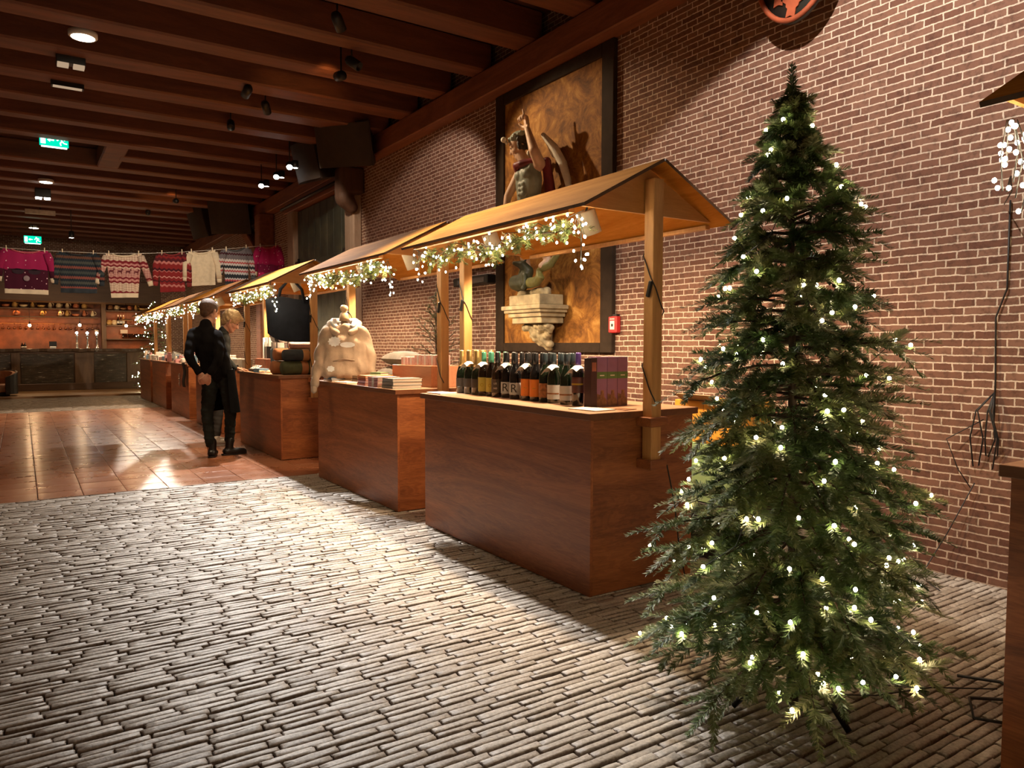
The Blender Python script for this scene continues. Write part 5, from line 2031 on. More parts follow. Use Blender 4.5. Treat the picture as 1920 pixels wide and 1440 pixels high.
def man_one():
    t = thing('person', 'person in a black sweater seen from behind, hands clasped at the back', 'person', (1.90, 9.10, 0))
    o = Vector((1.90, 9.10, 0))
    V = lambda x, y, z: Vector((x, y, z)) - o
    hipL, hipR = V(1.83, 9.15, .92), V(1.99, 9.09, .92)
    knL, anL = V(1.775, 9.12, .50), V(1.79, 9.06, .10)
    knR, anR = V(2.03, 9.10, .50), V(2.02, 9.13, .10)
    pel, wai, che, nek = V(1.90, 9.12, .97), V(1.865, 9.12, 1.12), V(1.80, 9.14, 1.33), V(1.79, 9.19, 1.52)
    shL, shR = V(1.64, 9.20, 1.44), V(1.905, 9.06, 1.42)
    elL, elR = V(1.575, 9.04, 1.16), V(1.875, 8.92, 1.13)
    wrL, wrR = V(1.675, 8.955, .965), V(1.765, 8.905, .955)
    hc = V(1.85, 9.25, 1.675)
    hf = Vector((.80, .52, -.28))
    b = MB()
    P, R = head_mesh(b, hc, hf, (0, 0, 1), 1.1)
    chain(b, [che, nek, hc - Vector((0.0, 0, .05))], [.08, .058, .056], 12)
    chain(b, [pel, wai, che], [.07, .07, .075], 12)
    chain(b, [shL, elL, wrL], [.030, .030, .027], 10)
    chain(b, [shR, elR, wrR], [.030, .030, .027], 10)
    chain(b, [che, shL], [.06, .03])
    chain(b, [che, shR], [.06, .03])
    chain(b, [hipL, knL, anL], [.075, .05, .035], 10)
    chain(b, [hipR, knR, anR], [.075, .05, .035], 10)
    chain(b, [anL, anL + Vector((.01, .05, -.055))], [.035, .03])
    chain(b, [anR, anR + Vector((.06, .0, -.055))], [.035, .03])
    hand_mesh(b, wrL, (.55, -.45, -.70), (-.4, -.85, .2), 1, .55)
    hand_mesh(b, wrR, (-.62, -.05, -.62), (-.2, -.9, -.2), -1, .75)
    body = sculpt(b, 'body', SKIN, t, .0075, 2)
    eyes(P, R, 1.1, t)
    # hair: short brown, tapered at the neck
    h = MB()
    def hp(a, b_, d):
        return P(a, b_, d)
    h.sphere(P(-.026, 0, .044), .110, 20, 14, sc=(1.06, .86, .98), rot=R)
    h.sphere(P(.030, 0, .082), .055, 12, 8, sc=(1, 1.2, .8), rot=R)
    h.sphere(P(-.062, 0, -.012), .064, 12, 8, sc=(.8, 1.0, 1.1), rot=R)
    sculpt(h, 'hair', plain('brown_hair', (.085, .040, .017), .6, var=.35, scale=60, bmp=.8, bscale=260), t, .008, 2)
    # sweater
    s = MB()
    for k in (-1, 1):
        sd = (shR - shL).normalized() * .085 * k
        chain(s, [pel + sd * 1.05 + Vector((0, 0, -.02)), wai + sd * .92, che + sd * 1.0, nek + sd * .55 - Vector((0, 0, .085))], [.092, .092, .108, .080], 12)
    chain(s, [pel + Vector((0, 0, -.02)), wai, che, nek - Vector((0, 0, .07))], [.112, .108, .122, .088], 12)
    chain(s, [nek + Vector((0, 0, -.07)), nek + Vector((.004, .004, .015))], [.085, .070], 12)
    chain(s, [nek + (shL - nek) * .35 - Vector((0, 0, .05)), shL + Vector((.01, 0, -.012)), elL, wrL + (elL - wrL) * .12], [.07, .060, .053, .041], 12)
    chain(s, [nek + (shR - nek) * .35 - Vector((0, 0, .05)), shR + Vector((-.01, 0, -.012)), elR, wrR + (elR - wrR) * .12], [.07, .060, .053, .041], 12)
    sculpt(s, 'sweater', CLOTH_BLACK, t, .011, 9, disp=cloth_wrinkle(26, .005))
    # jeans
    j = MB()
    chain(j, [hipL + Vector((.015, 0, .05)), hipR + Vector((-.015, 0, .05))], [.10, .10], 12)
    chain(j, [hipL, knL, anL + Vector((0, 0, .06))], [.098, .068, .056], 12)
    chain(j, [hipR, knR, anR + Vector((0, 0, .06))], [.098, .068, .056], 12)
    sculpt(j, 'jeans', CLOTH_JEAN, t, .011, 3, disp=cloth_wrinkle(60, .0045))
    # apron wrapped round the front and the right hip
    a = MB()
    f = Vector((.72, .69, 0)).normalized()
    sd = Vector((f.y, -f.x, 0))
    def ap(off):
        def fn(u, v):
            ang = math.radians(-95 + 215 * u)
            r1, r2 = .150 + .04 * v, .185 + .035 * v
            z = 1.02 - .50 * v
            c = V(1.905 + .015 * v, 9.12, 0)
            wv = .010 * math.sin(u * 26) * v
            return c + f * math.cos(ang) * (r1 + off + wv) + sd * math.sin(ang) * (r2 + off + wv) + Vector((0, 0, z - .012 * math.sin(u * 9)))
        return fn
    a.grid(ap(0), 30, 12)
    a.grid(ap(.006), 30, 12, flip=True)
    a.build('apron', APRON, t)
    boot('boot', V(1.80, 9.02, 0), V(1.86, 9.21, 0), BOOTL, t)
    boot('boot', V(1.975, 9.10, 0), V(2.215, 9.15, 0), BOOTL, t)
man_one()

# ================================================================ second man: leaning over the third counter's far end
def man_two():
    t = thing('person', 'blond person in a dark jacket leaning over the counter, hand on its edge', 'person', (2.10, 10.15, 0))
    o = Vector((2.10, 10.15, 0))
    V = lambda x, y, z: Vector((x, y, z)) - o
    pel, wai, che, nek = V(2.07, 10.18, .95), V(2.09, 10.17, 1.10), V(2.13, 10.14, 1.30), V(2.19, 10.11, 1.46)
    hc = V(2.275, 10.09, 1.585)
    hf = Vector((.86, -.22, -.55))
    shR, shL = V(2.17, 9.95, 1.37), V(2.19, 10.32, 1.39)
    elR, wrR = V(2.15, 9.88, 1.11), V(2.285, 9.93, .995)
    elL, wrL = V(2.20, 10.42, 1.12), V(2.33, 10.36, 1.0)
    hipR, hipL = V(2.07, 10.09, .90), V(2.06, 10.27, .90)
    knR, anR = V(2.10, 10.07, .48), V(2.06, 10.06, .10)
    knL, anL = V(2.11, 10.30, .48), V(2.07, 10.30, .10)
    b = MB()
    P, R = head_mesh(b, hc, hf, (.3, 0, 1), 1.1)
    chain(b, [che, nek, hc + Vector((-.03, 0, -.055))], [.08, .057, .055], 12)
    chain(b, [pel, wai, che], [.07, .07, .075], 12)
    for sh, el, wr in ((shR, elR, wrR), (shL, elL, wrL)):
        chain(b, [che, sh], [.06, .03])
        chain(b, [sh, el, wr], [.030, .030, .027], 10)
    for hp_, kn, an in ((hipR, knR, anR), (hipL, knL, anL)):
        chain(b, [hp_, kn, an, an + Vector((.05, 0, -.05))], [.075, .05, .035, .03], 10)
    hand_mesh(b, wrR, (.95, .12, -.12), (.1, 0, 1), 1, .12, spread=.05)
    hand_mesh(b, wrL, (.95, -.1, -.12), (.1, 0, 1), -1, .15, spread=.05)
    sculpt(b, 'body', SKIN, t, .0075, 2)
    eyes(P, R, 1.1, t)
    h = MB()
    h.sphere(P(-.022, 0, .050), .114, 20, 14, sc=(1.06, .88, 1.0), rot=R)
    for b_ in (-.045, -.015, .015, .045):
        capsule(h, P(.0, b_, .12), .040, P(.085, b_ * .9, .088), .024, 8)
    h.sphere(P(-.062, 0, -.012), .066, 12, 8, sc=(.8, 1.0, 1.1), rot=R)
    sculpt(h, 'hair', plain('blond_hair', (.46, .31, .16), .55, var=.4, scale=70, bmp=.9, bscale=200), t, .008, 2, disp=lambda c: .005 * math.sin(c.x * 95 + c.z * 60) * math.sin(c.y * 80))
    s = MB()
    for k in (-1, 1):
        sd = (shR - shL).normalized() * .085 * k
        chain(s, [pel + sd + Vector((0, 0, -.05)), wai + sd * .95, che + sd, nek + sd * .5 - Vector((.01, 0, .08))], [.102, .100, .112, .080], 12)
    chain(s, [pel + Vector((0, 0, -.05)), wai, che, nek - Vector((0.02, 0, .07))], [.115, .112, .122, .088], 12)
    chain(s, [nek + Vector((-.02, 0, -.06)), nek + Vector((0, 0, .015))], [.075, .066], 12)
    for sh, el, wr in ((shR, elR, wrR), (shL, elL, wrL)):
        chain(s, [nek + (sh - nek) * .4 - Vector((0, 0, .05)), sh, el, wr + (el - wr) * .1], [.07, .072, .060, .044], 12)
    sculpt(s, 'jacket', plain('dark_green_jacket', (.012, .017, .017), .6, var=.2, bmp=.3), t, .011, 8, disp=cloth_wrinkle(24, .006))
    j = MB()
    chain(j, [hipL + Vector((0, 0, .05)), hipR + Vector((0, 0, .05))], [.10, .10], 12)
    for hp_, kn, an in ((hipR, knR, anR), (hipL, knL, anL)):
        chain(j, [hp_, kn, an + Vector((0, 0, .05))], [.096, .070, .060], 12)
    sculpt(j, 'trousers', plain('grey_trousers', (.035, .032, .030), .8, var=.2, bmp=.3), t, .011, 3, disp=cloth_wrinkle(50, .004))
    WS = plain('white_sneaker', (.62, .58, .52), .5, var=.08, bmp=0)
    boot('sneaker', V(2.015, 10.05, 0), V(2.245, 10.03, 0), WS, t, .05, M_WHITE)
    boot('sneaker', V(2.025, 10.30, 0), V(2.255, 10.30, 0), WS, t, .05, M_WHITE)
man_two()

# ================================================================ winged statue on its stone bracket
def statue():
    ST_SKIN = plain('painted_flesh', (.66, .44, .29), .5, var=.12, bmp=.1)
    ST_ARM = plain('grey_green_armour', (.27, .31, .25), .5, var=.15, bmp=.2)
    ST_RED = plain('dark_red_mantle', (.17, .022, .028), .5, var=.25)
    ST_PALE = plain('bone_white', (.74, .70, .58), .55, var=.15)
    ST_HAIR = plain('statue_hair', (.035, .022, .012), .6, var=.3, bmp=.5)
    ST_DRG = plain('olive_dragon', (.16, .155, .045), .5, var=.35, bmp=.4)
    ST_DRK = plain('dark_dragon', (.045, .048, .022), .5, var=.35, bmp=.4)
    # ---- bracket
    br = thing('stone_bracket', 'carved stone wall bracket carrying the winged statue', 'bracket', (4.31, 5.90, 1.55))
    m = MB()
    def slab(d, hw, z0, z1, ch=.006):
        m.span((-d, -hw, z0), (-.002, hw, z1), ch=ch)
    slab(.345, .325, .085, .125)
    slab(.325, .305, .055, .085)
    slab(.295, .275, .015, .055)
    slab(.265, .245, -.045, .015)
    m.build('moulded_shelf', M_STONE, br)
    c = MB()
    rg = random.Random(31)
    for k in range(60):
        v = rg.random() ** 1.2
        wdt = .25 * (1 - v) ** .8 + .02
        y = rg.uniform(-wdt, wdt)
        dpt = (.22 * (1 - v) ** .9 + .03) * rg.uniform(.75, 1.0)
        z = -.06 - .22 * v
        c.sphere((-dpt * .75, y * .9 - .03 * v, z), rg.uniform(.016, .042), 8, 6, sc=(1.3, 1, .9))
    chain(c, [(-.07, 0, -.05), (-.05, -.02, -.20), (-.04, -.03, -.27)], [.11, .07, .03], 10)
    sculpt(c, 'carved_foliage', M_STONE, br, .009, 0)
    # ---- statue
    t = thing('statue', 'painted winged statue pointing upward, standing over a coiled dragon', 'statue', (4.14, 5.90, 1.675))
    o = Vector((4.14, 5.90, 1.675))
    V = lambda x, y, z: Vector((x, y, z)) - o
    p = MB()
    p.span(V(4.01, 5.64, 1.676), V(4.295, 6.15, 1.775), ch=.008)
    p.build('plinth', M_STONE, t)
    rk_ = MB()
    for k in range(26):
        rk_.sphere(V(4.15 + rg.uniform(-.09, .10), 5.90 + rg.uniform(-.21, .2), 1.785 + rg.uniform(0, .035)), rg.uniform(.035, .06), 7, 5, sc=(1, 1.2, .7))
    sculpt(rk_, 'rock', M_STONE, t, .012, 1)
    # body
    hc = V(4.015, 5.985, 3.185)
    hf = Vector((-.62, .62, -.42))
    b = MB()
    P, R = head_mesh(b, hc, hf, (-.2, .1, 1), .98)
    nk, ch_, wa, hp_ = V(4.05, 5.93, 3.03), V(4.06, 5.885, 2.90), V(4.075, 5.905, 2.72), V(4.09, 5.885, 2.58)
    sA, sB = V(4.08, 5.735, 2.985), V(4.06, 6.045, 2.945)
    elA, wrA = V(3.985, 5.695, 3.085), V(4.0, 5.825, 3.315)
    elB, wrB = V(3.99, 6.14, 2.74), V(3.95, 6.13, 2.55)
    chain(b, [ch_, nk, hc - Vector((0, 0, .05))], [.08, .056, .054], 12)
    chain(b, [ch_, wa, hp_], [.075, .07, .08], 12)
    chain(b, [ch_, sA, elA, wrA], [.06, .056, .048, .029], 10)
    chain(b, [ch_, sB, elB, wrB], [.06, .050, .040, .028], 10)
    knA, anA = V(4.03, 5.67, 2.30), V(4.07, 5.585, 2.07)
    knB, anB = V(4.04, 5.98, 2.30), V(4.08, 5.92, 1.98)
    chain(b, [hp_ + Vector((0, -.07, 0)), knA, anA, anA + Vector((-.06, .02, -.045))], [.085, .056, .036, .030], 10)
    chain(b, [hp_ + Vector((0, .07, 0)), knB, anB, anB + Vector((-.06, .02, -.05))], [.085, .056, .036, .030], 10)
    hand_mesh(b, wrA, (.0, .22, 1), (.9, -.2, .1), 1, 1.2, 1.2, curls=[.02, 1.15, 1.25, 1.3])
    hand_mesh(b, wrB, (-.1, -.05, -1), (-.8, .4, .1), -1, .5, 1.0)
    sculpt(b, 'body', ST_SKIN, t, .0075, 2)
    eyes(P, R, 1, t)
    hr = MB()
    for k in range(46):
        a = rg.uniform(-1.75, 1.75)
        d = rg.uniform(-.06, .06)
        rr = .088
        hr.sphere(P(-.012 + rr * 1.0 * math.cos(a + PI) * 1.0, rr * .92 * math.sin(a + PI), d), rg.uniform(.018, .028), 7, 5)
    sculpt(hr, 'curly_hair', ST_HAIR, t, .008, 1)
    hm = MB()
    hm.sphere(P(-.030, 0, .070), .090, 14, 10, sc=(1.05, .93, .80), rot=R)
    for k in range(14):
        a = 2 * PI * k / 14
        hm.sphere(P(-.030 + .088 * math.cos(a), .078 * math.sin(a), .090 + .012 * (k % 2)), .018, 7, 5)
    sculpt(hm, 'helmet', ST_ARM, t, .008, 1)
    bl = MB().sphere(P(.105, .02, .125), .027, 12, 8)
    bl.tube([P(.09, .015, .075), P(.10, .02, .11)], .014, 8)
    bl.build('helmet_knob', ST_PALE, t)
    # moulded breastplate
    q = MB()
    chain(q, [ch_ + Vector((0, 0, .07)), ch_, wa, hp_ + Vector((0, 0, .06))], [.085, .10, .095, .095], 12)
    for s_ in (-1, 1):
        chain(q, [ch_ + Vector((0, s_ * .065, .06)), ch_ + Vector((0, s_ * .065, -.05)), wa + Vector((0, s_ * .055, 0)), hp_ + Vector((0, s_ * .06, .06))], [.075, .092, .085, .085], 12)
        q.sphere(ch_ + Vector((-.075, s_ * .06, .0)), .058, 10, 8, sc=(.7, 1, .85))
        for zz in (-.09, -.135, -.18):
            q.sphere(ch_ + Vector((-.085, s_ * .028, zz)), .030, 8, 6, sc=(.7, 1, .8))
    sculpt(q, 'breastplate', ST_ARM, t, .009, 2)
    sk = MB()
    for k in range(20):
        a = 2 * PI * k / 20
        d = Vector((math.cos(a) * .105, math.sin(a) * .15, 0))
        c0 = hp_ + Vector((0, 0, .09)) + d
        sk.bar(c0, c0 + Vector((d.x * .35, d.y * .3, -.17)), .010, .046, up=(d.x, d.y, 0), ch=.004)
    sk.build('lappets', ST_ARM, t)
    kt = MB()
    kt.grid(lambda u, v: hp_ + Vector(((.10 + .05 * v + .012 * math.sin(u * 2 * PI * 9) * v) * math.cos(u * 2 * PI), (.14 + .07 * v + .012 * math.sin(u * 2 * PI * 9) * v) * math.sin(u * 2 * PI), .05 - .33 * v)), 60, 8)
    kt.build('tunic', ST_RED, t)
    # mantle over the shoulders and down the back
    mt = MB()
    chain(mt, [sB + Vector((-.02, 0, .045)), nk + Vector((-.075, .045, -.03)), nk + Vector((-.08, -.05, -.03)), sA + Vector((-.03, .03, .03))], [.034, .036, .036, .036], 8)
    chain(mt, [nk + Vector((-.085, .03, -.03)), ch_ + Vector((-.08, .075, .02))], [.032, .020], 8)
    for k in range(6):
        u = k / 5
        y0 = sA.y - .02 + .06 * u
        chain(mt, [sA + Vector((.07, .03 * u - .02, .03)), sA + Vector((.10 + .03 * (k % 2), -.05 + .05 * u, -.30)), sA + Vector((.09 + .035 * (k % 2), -.095 + .055 * u, -.62))], [.040, .034, .030], 8)
    sculpt(mt, 'mantle', ST_RED, t, .010, 2)
    # wings: pinions of layered feathers behind the back
    def wing(pts, wid, nm):
        w_ = MB()
        n = len(pts)
        for k in range(n - 1):
            chain(w_, [pts[k], pts[k + 1]], [wid[k], wid[k + 1]], 8)
        for k in range(10):
            u = (k + .5) / 10 * (n - 1)
            i = int(u)
            a_ = pts[i] + (pts[i + 1] - pts[i]) * (u - i)
            d_ = (pts[-1] - pts[0]).normalized()
            chain(w_, [a_, a_ + d_ * .16 + Vector((.03, .02, -.03))], [.022, .010], 6)
        return sculpt(w_, 'wing', ST_PALE, t, .009, 1)
    wing([V(4.13, 5.75, 3.26), V(4.19, 5.66, 3.13), V(4.23, 5.58, 2.98), V(4.25, 5.53, 2.82), V(4.26, 5.50, 2.62)], [.024, .044, .042, .036, .014], 'wing')
    wing([V(4.15, 6.02, 3.16), V(4.20, 6.08, 3.0), V(4.24, 6.12, 2.84), V(4.26, 6.14, 2.62)], [.020, .034, .030, .012], 'wing')
    # dragon under the feet
    dg = MB()
    chain(dg, [V(4.12, 6.10, 1.86), V(4.02, 6.04, 1.90), V(4.03, 5.94, 1.90), V(4.06, 5.90, 2.0), V(4.02, 5.93, 2.06)], [.05, .075, .08, .06, .045], 12)
    chain(dg, [V(4.02, 5.93, 2.06), V(3.96, 5.98, 2.08)], [.042, .022], 10)
    for yy in (5.90, 5.955):
        chain(dg, [V(4.03, yy, 2.10), V(4.05, yy - .005, 2.145)], [.014, .005], 6)
    chain(dg, [V(4.0, 5.86, 1.95), V(3.985, 5.84, 1.86), V(3.96, 5.83, 1.835)], [.024, .02, .024], 8)
    sculpt(dg, 'dragon', ST_DRK, t, .009, 1)
    tl = MB()
    pth = [V(4.10, 5.95, 1.90), V(4.03, 5.78, 1.90), V(4.01, 5.66, 1.90), V(4.02, 5.575, 1.945), V(4.04, 5.60, 2.0), V(4.03, 5.68, 2.02), V(4.03, 5.60, 2.035), V(4.06, 5.50, 2.06), V(4.09, 5.46, 2.14), V(4.10, 5.49, 2.26), V(4.08, 5.55, 2.34)]
    pth = [V(4.10, 5.95, 1.89), V(4.03, 5.80, 1.885), V(4.01, 5.69, 1.885), V(4.01, 5.62, 1.925), V(4.02, 5.66, 1.985), V(4.03, 5.60, 2.01), V(4.05, 5.52, 2.03), V(4.08, 5.465, 2.11), V(4.10, 5.475, 2.22), V(4.08, 5.53, 2.32)]
    tl.tube(pth, [.05, .052, .048, .044, .030, .038, .036, .030, .022, .008], 12)
    sculpt(tl, 'dragon_tail', ST_DRG, t, .009, 3)
    wv = MB()
    chain(wv, [V(4.15, 6.12, 1.86), V(4.16, 6.14, 1.98), V(4.14, 6.07, 2.17)], [.05, .045, .02], 8)
    sculpt(wv, 'dragon_wing', ST_DRG, t, .010, 1)
statue()

# ================================================================ jumpers on a clothes line across the hall
LY = 14.5
LINE = [(-2.4, 3.05), (-1.0, 2.88), (-.24, 2.835), (.37, 2.83), (1.18, 2.842), (1.88, 2.888), (2.53, 2.962), (3.08, 3.04), (3.6, 3.125), (4.22, 3.215)]
def line_z(x):
    for (a, za), (b, zb) in zip(LINE, LINE[1:]):
        if a <= x <= b:
            return za + (zb - za) * (x - a) / (b - a)
    return LINE[-1][1]
tag(MB().tube([(x, LY, z) for x, z in LINE] + [(4.30, 14.12, 3.22)], .0045, 5).build('clothes_line', plain('white_cord', (.5, .45, .38), .7)), 'white clothes line strung across the hall, carrying knitted jumpers', 'clothes line')

def knit(name, h, stops, dots=None, zig=.0, dz=(0, 1), freq=26.0, x2=None):
    """knitted pattern in bands: stops are (share of the height from the shoulders, colour)"""
    m, nt, bs = new_mat(name)
    tc = nt.nodes.new('ShaderNodeTexCoord')
    sp = nt.nodes.new('ShaderNodeSeparateXYZ')
    nt.links.new(tc.outputs['Object'], sp.inputs[0])
    z = mathn(nt, 'MULTIPLY', sp.outputs[2], -1.0 / h)
    wob = mathn(nt, 'MULTIPLY', mathn(nt, 'SINE', mathn(nt, 'MULTIPLY', sp.outputs[0], freq * 6.283)), zig)
    r = ramp(nt, stops, 'CONSTANT')
    nt.links.new(mathn(nt, 'ADD', z, wob), r.inputs[0])
    col = r.outputs[0]
    if x2:
        # second tone in a fine lattice inside part of the bands
        ck = nt.nodes.new('ShaderNodeTexChecker')
        mp = coords(nt, 'Object', (1, 1, 1), (0, PI / 4, 0))
        nt.links.new(mp.outputs[0], ck.inputs[0])
        ck.inputs['Scale'].default_value = x2[1]
        lo = mathn(nt, 'GREATER_THAN', z, x2[2])
        hi = mathn(nt, 'LESS_THAN', z, x2[3])
        f = mathn(nt, 'MULTIPLY', mathn(nt, 'MULTIPLY', ck.outputs['Fac'], x2[4]), mathn(nt, 'MULTIPLY', lo, hi))
        col = mixc(nt, f, col, x2[0])
    if dots:
        vo = nt.nodes.new('ShaderNodeTexVoronoi')
        vo.inputs['Scale'].default_value = dots[1]
        nt.links.new(tc.outputs['Object'], vo.inputs['Vector'])
        f = mathn(nt, 'LESS_THAN', vo.outputs['Distance'], dots[2])
        lo = mathn(nt, 'LESS_THAN', z, dz[1])
        col = mixc(nt, mathn(nt, 'MULTIPLY', f, lo), col, dots[0])
    nt.links.new(col, bs.inputs['Base Color'])
    bs.inputs['Roughness'].default_value = .92
    bs.inputs['Specular IOR Level'].default_value = .2
    n = noise(nt, coords(nt, 'Object', (1, 1, 1)), 160, 2)
    bump(nt, bs, n.outputs[0], .4, .004)
    return m

PEG = plain('peg_wood', (.62, .50, .33), .6, var=.1, bmp=0)
def jumper(label, x0, x1, h, mat, cuff, collar, splay=.0, sleeves=True, slen=.62, seed=1, turn=0.0, motif=None, hem=True, hem_h=.07):
    rg = random.Random(seed)
    w_ = (x1 - x0)
    xc = (x0 + x1) / 2
    zt = min(line_z(x0 + .03), line_z(x1 - .03))
    slope = (line_z(x1) - line_z(x0)) / (x1 - x0)
    t = thing('knitted_jumper', label, 'jumper', (xc, LY, line_z(xc)), 0, 'knitted jumpers on the clothes line')
    ph = rg.random() * 6
    def body(v0, v1, s, grow=1.0):
        def fn(u, v):
            vv = v0 + (v1 - v0) * v
            a = u * 2 - 1
            wd = w_ / 2 * (1 - .05 * vv) * grow * (1 - splay * vv)
            x = a * wd
            dip = .035 * (1 - a * a) * max(0, 1 - vv * 2.2) ** 2
            z = -vv * h - dip + slope * x * (1 - vv * .3)
            th = .030 * (1 - a * a) ** .5 * (.35 + .65 * min(1, vv * 3)) + .004
            fold = .014 * math.sin(a * 5 + ph + vv * 1.5) * vv + .007 * math.sin(a * 11 + ph * 2)
            return Vector((x, s * th * grow + fold, z))
        return fn
    m = MB()
    v1 = 1 - (hem_h / h if hem else 0)
    m.grid(body(0, v1, -1), 16, 14)
    m.grid(body(0, v1, 1), 16, 14, flip=True)
    m.build('knit_body', mat, t)
    if hem:
        q = MB()
        q.grid(body(v1 - .006, 1, -1, 1.01), 16, 3)
        q.grid(body(v1 - .006, 1, 1, 1.01), 16, 3, flip=True)
        q.build('hem', cuff, t)
    q = MB()
    pts = []
    for k in range(13):
        a = -.32 + .64 * k / 12
        pts.append(Vector((a * w_, -.012 - .012 * (1 - (a / .32) ** 2), -.012 - .045 * (1 - (a / .32) ** 2) + slope * a * w_)))
    q.tube(pts, .013, 6)
    q.build('collar', collar, t)
    if sleeves:
        for s in (-1, 1):
            p = [Vector((s * w_ * .46, -.01, -.05 + slope * s * w_ * .46)), Vector((s * (w_ * .5 + .045 + .03 * splay), -.03, -.25)), Vector((s * (w_ * .5 + .06 + .25 * splay), -.02, -h * slen)), Vector((s * (w_ * .5 + .065 + .32 * splay), -.015, -h * (slen + .11)))]
            q = MB()
            q.tube([p[0], (p[0] + p[1]) / 2, p[1], (p[1] + p[2]) / 2, p[2]], [.062, .066, .062, .056, .050], 10)
            q.v = [(a, b * .6 if True else b, c) for a, b, c in q.v]
            q.build('sleeve', mat, t)
            q = MB()
            q.tube([p[2] + Vector((0, .006, 0)), p[3] + Vector((0, .006, 0))], [.047, .042], 10)
            q.v = [(a, b * .6, c) for a, b, c in q.v]
            q.build('cuff', cuff, t)
    if motif:
        motif(t, w_, h)
    for px in (x0 + .05, x1 - .05):
        k = thing('clothes_peg', 'wooden peg, %s end of the %s' % ('left' if px < xc else 'right', ' '.join(label.split(',')[0].split(' with')[0].split(' hanging')[0].split(' second')[0].split(' between')[0].split(' left of')[0].split()[:9])), 'peg', (px, LY, line_z(px)), 0, 'pegs on the clothes line')
        for s in (-1, 1):
            MB().bar((0, s * .016, .045), (0, s * .008, -.045), .014, .008, up=(0, 1, 0)).build('half', PEG, k)
        MB().tube([(-.008, 0, .005), (.008, 0, .005)], .009, 8).build('spring', M_CHROME, k)
    return t

CREAM = plain('cream_knit', (.62, .52, .38), .92, var=.08, bmp=.4, bscale=140)
MAG = (.28, .012, .072)
MAGD = (.050, .006, .018)
NAVY = (.016, .022, .030)
REDD = (.16, .014, .022)
k1 = knit('magenta_knit', .72, [(0, MAG), (.42, MAG), (.46, MAGD), (.90, MAG)], ((.70, .45, .50), 16, .16), .012, (0, 1), 5)
def face_motif(t, w_, h):
    q = MB()
    for s in (-1, 1):
        poly = [(s * .11 + .085 * math.cos(a), -.36 + .045 * math.sin(a)) for a in [2 * PI * k / 16 for k in range(16)]]
        q.prism(poly, (0, -.040, 0), (1, 0, 0), (0, 0, 1), .002)
    q.prism([(-.24, -.335), (.24, -.335), (.24, -.323), (-.24, -.323)], (0, -.040, 0), (1, 0, 0), (0, 0, 1), .002)
    q.build('dark_motif', plain('dark_purple_wool', (.020, .006, .014), .9), t)
    q = MB().sphere((0, -.040, -.47), .045, 12, 8, sc=(1, .12, 1))
    q.build('nose_motif', plain('grey_wool', (.22, .16, .18), .9), t)
jumper('magenta jumper with a dark motif and cream hem, leftmost on the line', -.21, .41, .72, k1, CREAM, plain('pink_rib', (.42, .08, .10), .9), seed=3, motif=face_motif)
S = [(0, NAVY)]
for k, c in enumerate([(.10, .045, .03), NAVY, (.055, .06, .055), NAVY, (.17, .055, .045), NAVY, (.045, .055, .055), NAVY, (.18, .06, .05), NAVY, (.06, .065, .06), NAVY, (.19, .06, .05), NAVY]):
    S.append((.10 + k * .062, c))
jumper('dark navy fair-isle jumper between the magenta and the reindeer jumper', .56, 1.11, .68, knit('navy_fairisle', .68, S, None, .010, freq=30), plain('navy_rib', NAVY, .9), plain('black_rib', (.008, .008, .01), .9), seed=5, slen=.7)
CR2 = (.56, .44, .34)
R3 = [(0, CR2), (.17, REDD), (.23, (.50, .24, .22)), (.27, REDD), (.31, CR2), (.34, (.46, .25, .22)), (.54, REDD), (.58, (.50, .25, .22)), (.63, REDD), (.67, CR2), (.86, REDD), (.91, (.5, .25, .22)), (.96, REDD)]
def deer_motif(t, w_, h):
    q = MB()
    deer = [(-.045, 0), (-.045, -.035), (-.036, -.035), (-.033, -.008), (.012, -.008), (.014, -.035), (.023, -.035), (.026, .004), (.034, .022), (.046, .020), (.048, .030), (.038, .036), (.040, .050), (.030, .040), (.022, .050), (.024, .032), (.014, .014), (-.038, .014)]
    for k in range(4):
        xx = -.19 + .127 * k
        q.prism([(xx + a * .95, -.315 + b * 1.1) for a, b in deer], (0, -.042, 0), (1, 0, 0), (0, 0, 1), .002)
    q.build('deer_motif', plain('dark_red_wool', (.10, .012, .018), .9), t)
jumper('cream and dark red reindeer jumper with both sleeves hanging out', 1.24, 1.80, .76, knit('reindeer_knit', .76, R3, None, .012, freq=11, x2=(REDD, 34, .0, .98, .38)), CREAM, CREAM, splay=.22, seed=7, motif=deer_motif, slen=.60)
RD = (.20, .018, .020)
PK = (.42, .15, .14)
R4 = [(0, (.07, .012, .016)), (.10, RD), (.16, (.08, .012, .018)), (.24, PK), (.30, RD), (.42, (.06, .01, .016)), (.48, PK), (.50, RD), (.62, (.50, .24, .22)), (.645, RD), (.72, (.07, .012, .018)), (.76, RD), (.82, PK), (.87, RD)]
jumper('dark red patterned jumper left of the plain cream one', 2.07, 2.50, .70, knit('red_knit', .70, R4, None, .016, freq=13), plain('red_rib', RD, .9), plain('red_rib', RD, .9), seed=9, slen=.75, hem=False)
jumper('plain cream jumper hanging on the line', 2.56, 3.02, .63, plain('cream_cable_knit', (.60, .50, .36), .92, var=.10, scale=20, bmp=.7, bscale=70), CREAM, CREAM, seed=11, slen=.78, hem_h=.05)
S6 = [(0, (.13, .115, .13)), (.14, (.05, .012, .018)), (.18, (.13, .115, .13)), (.30, (.46, .42, .42)), (.36, (.36, .055, .06)), (.40, (.45, .42, .43)), (.46, (.022, .026, .034)), (.53, (.46, .43, .43)), (.58, (.34, .05, .06)), (.62, (.40, .40, .42)), (.68, (.022, .026, .034)), (.78, (.42, .40, .42)), (.82, (.34, .06, .07)), (.86, (.022, .026, .034))]
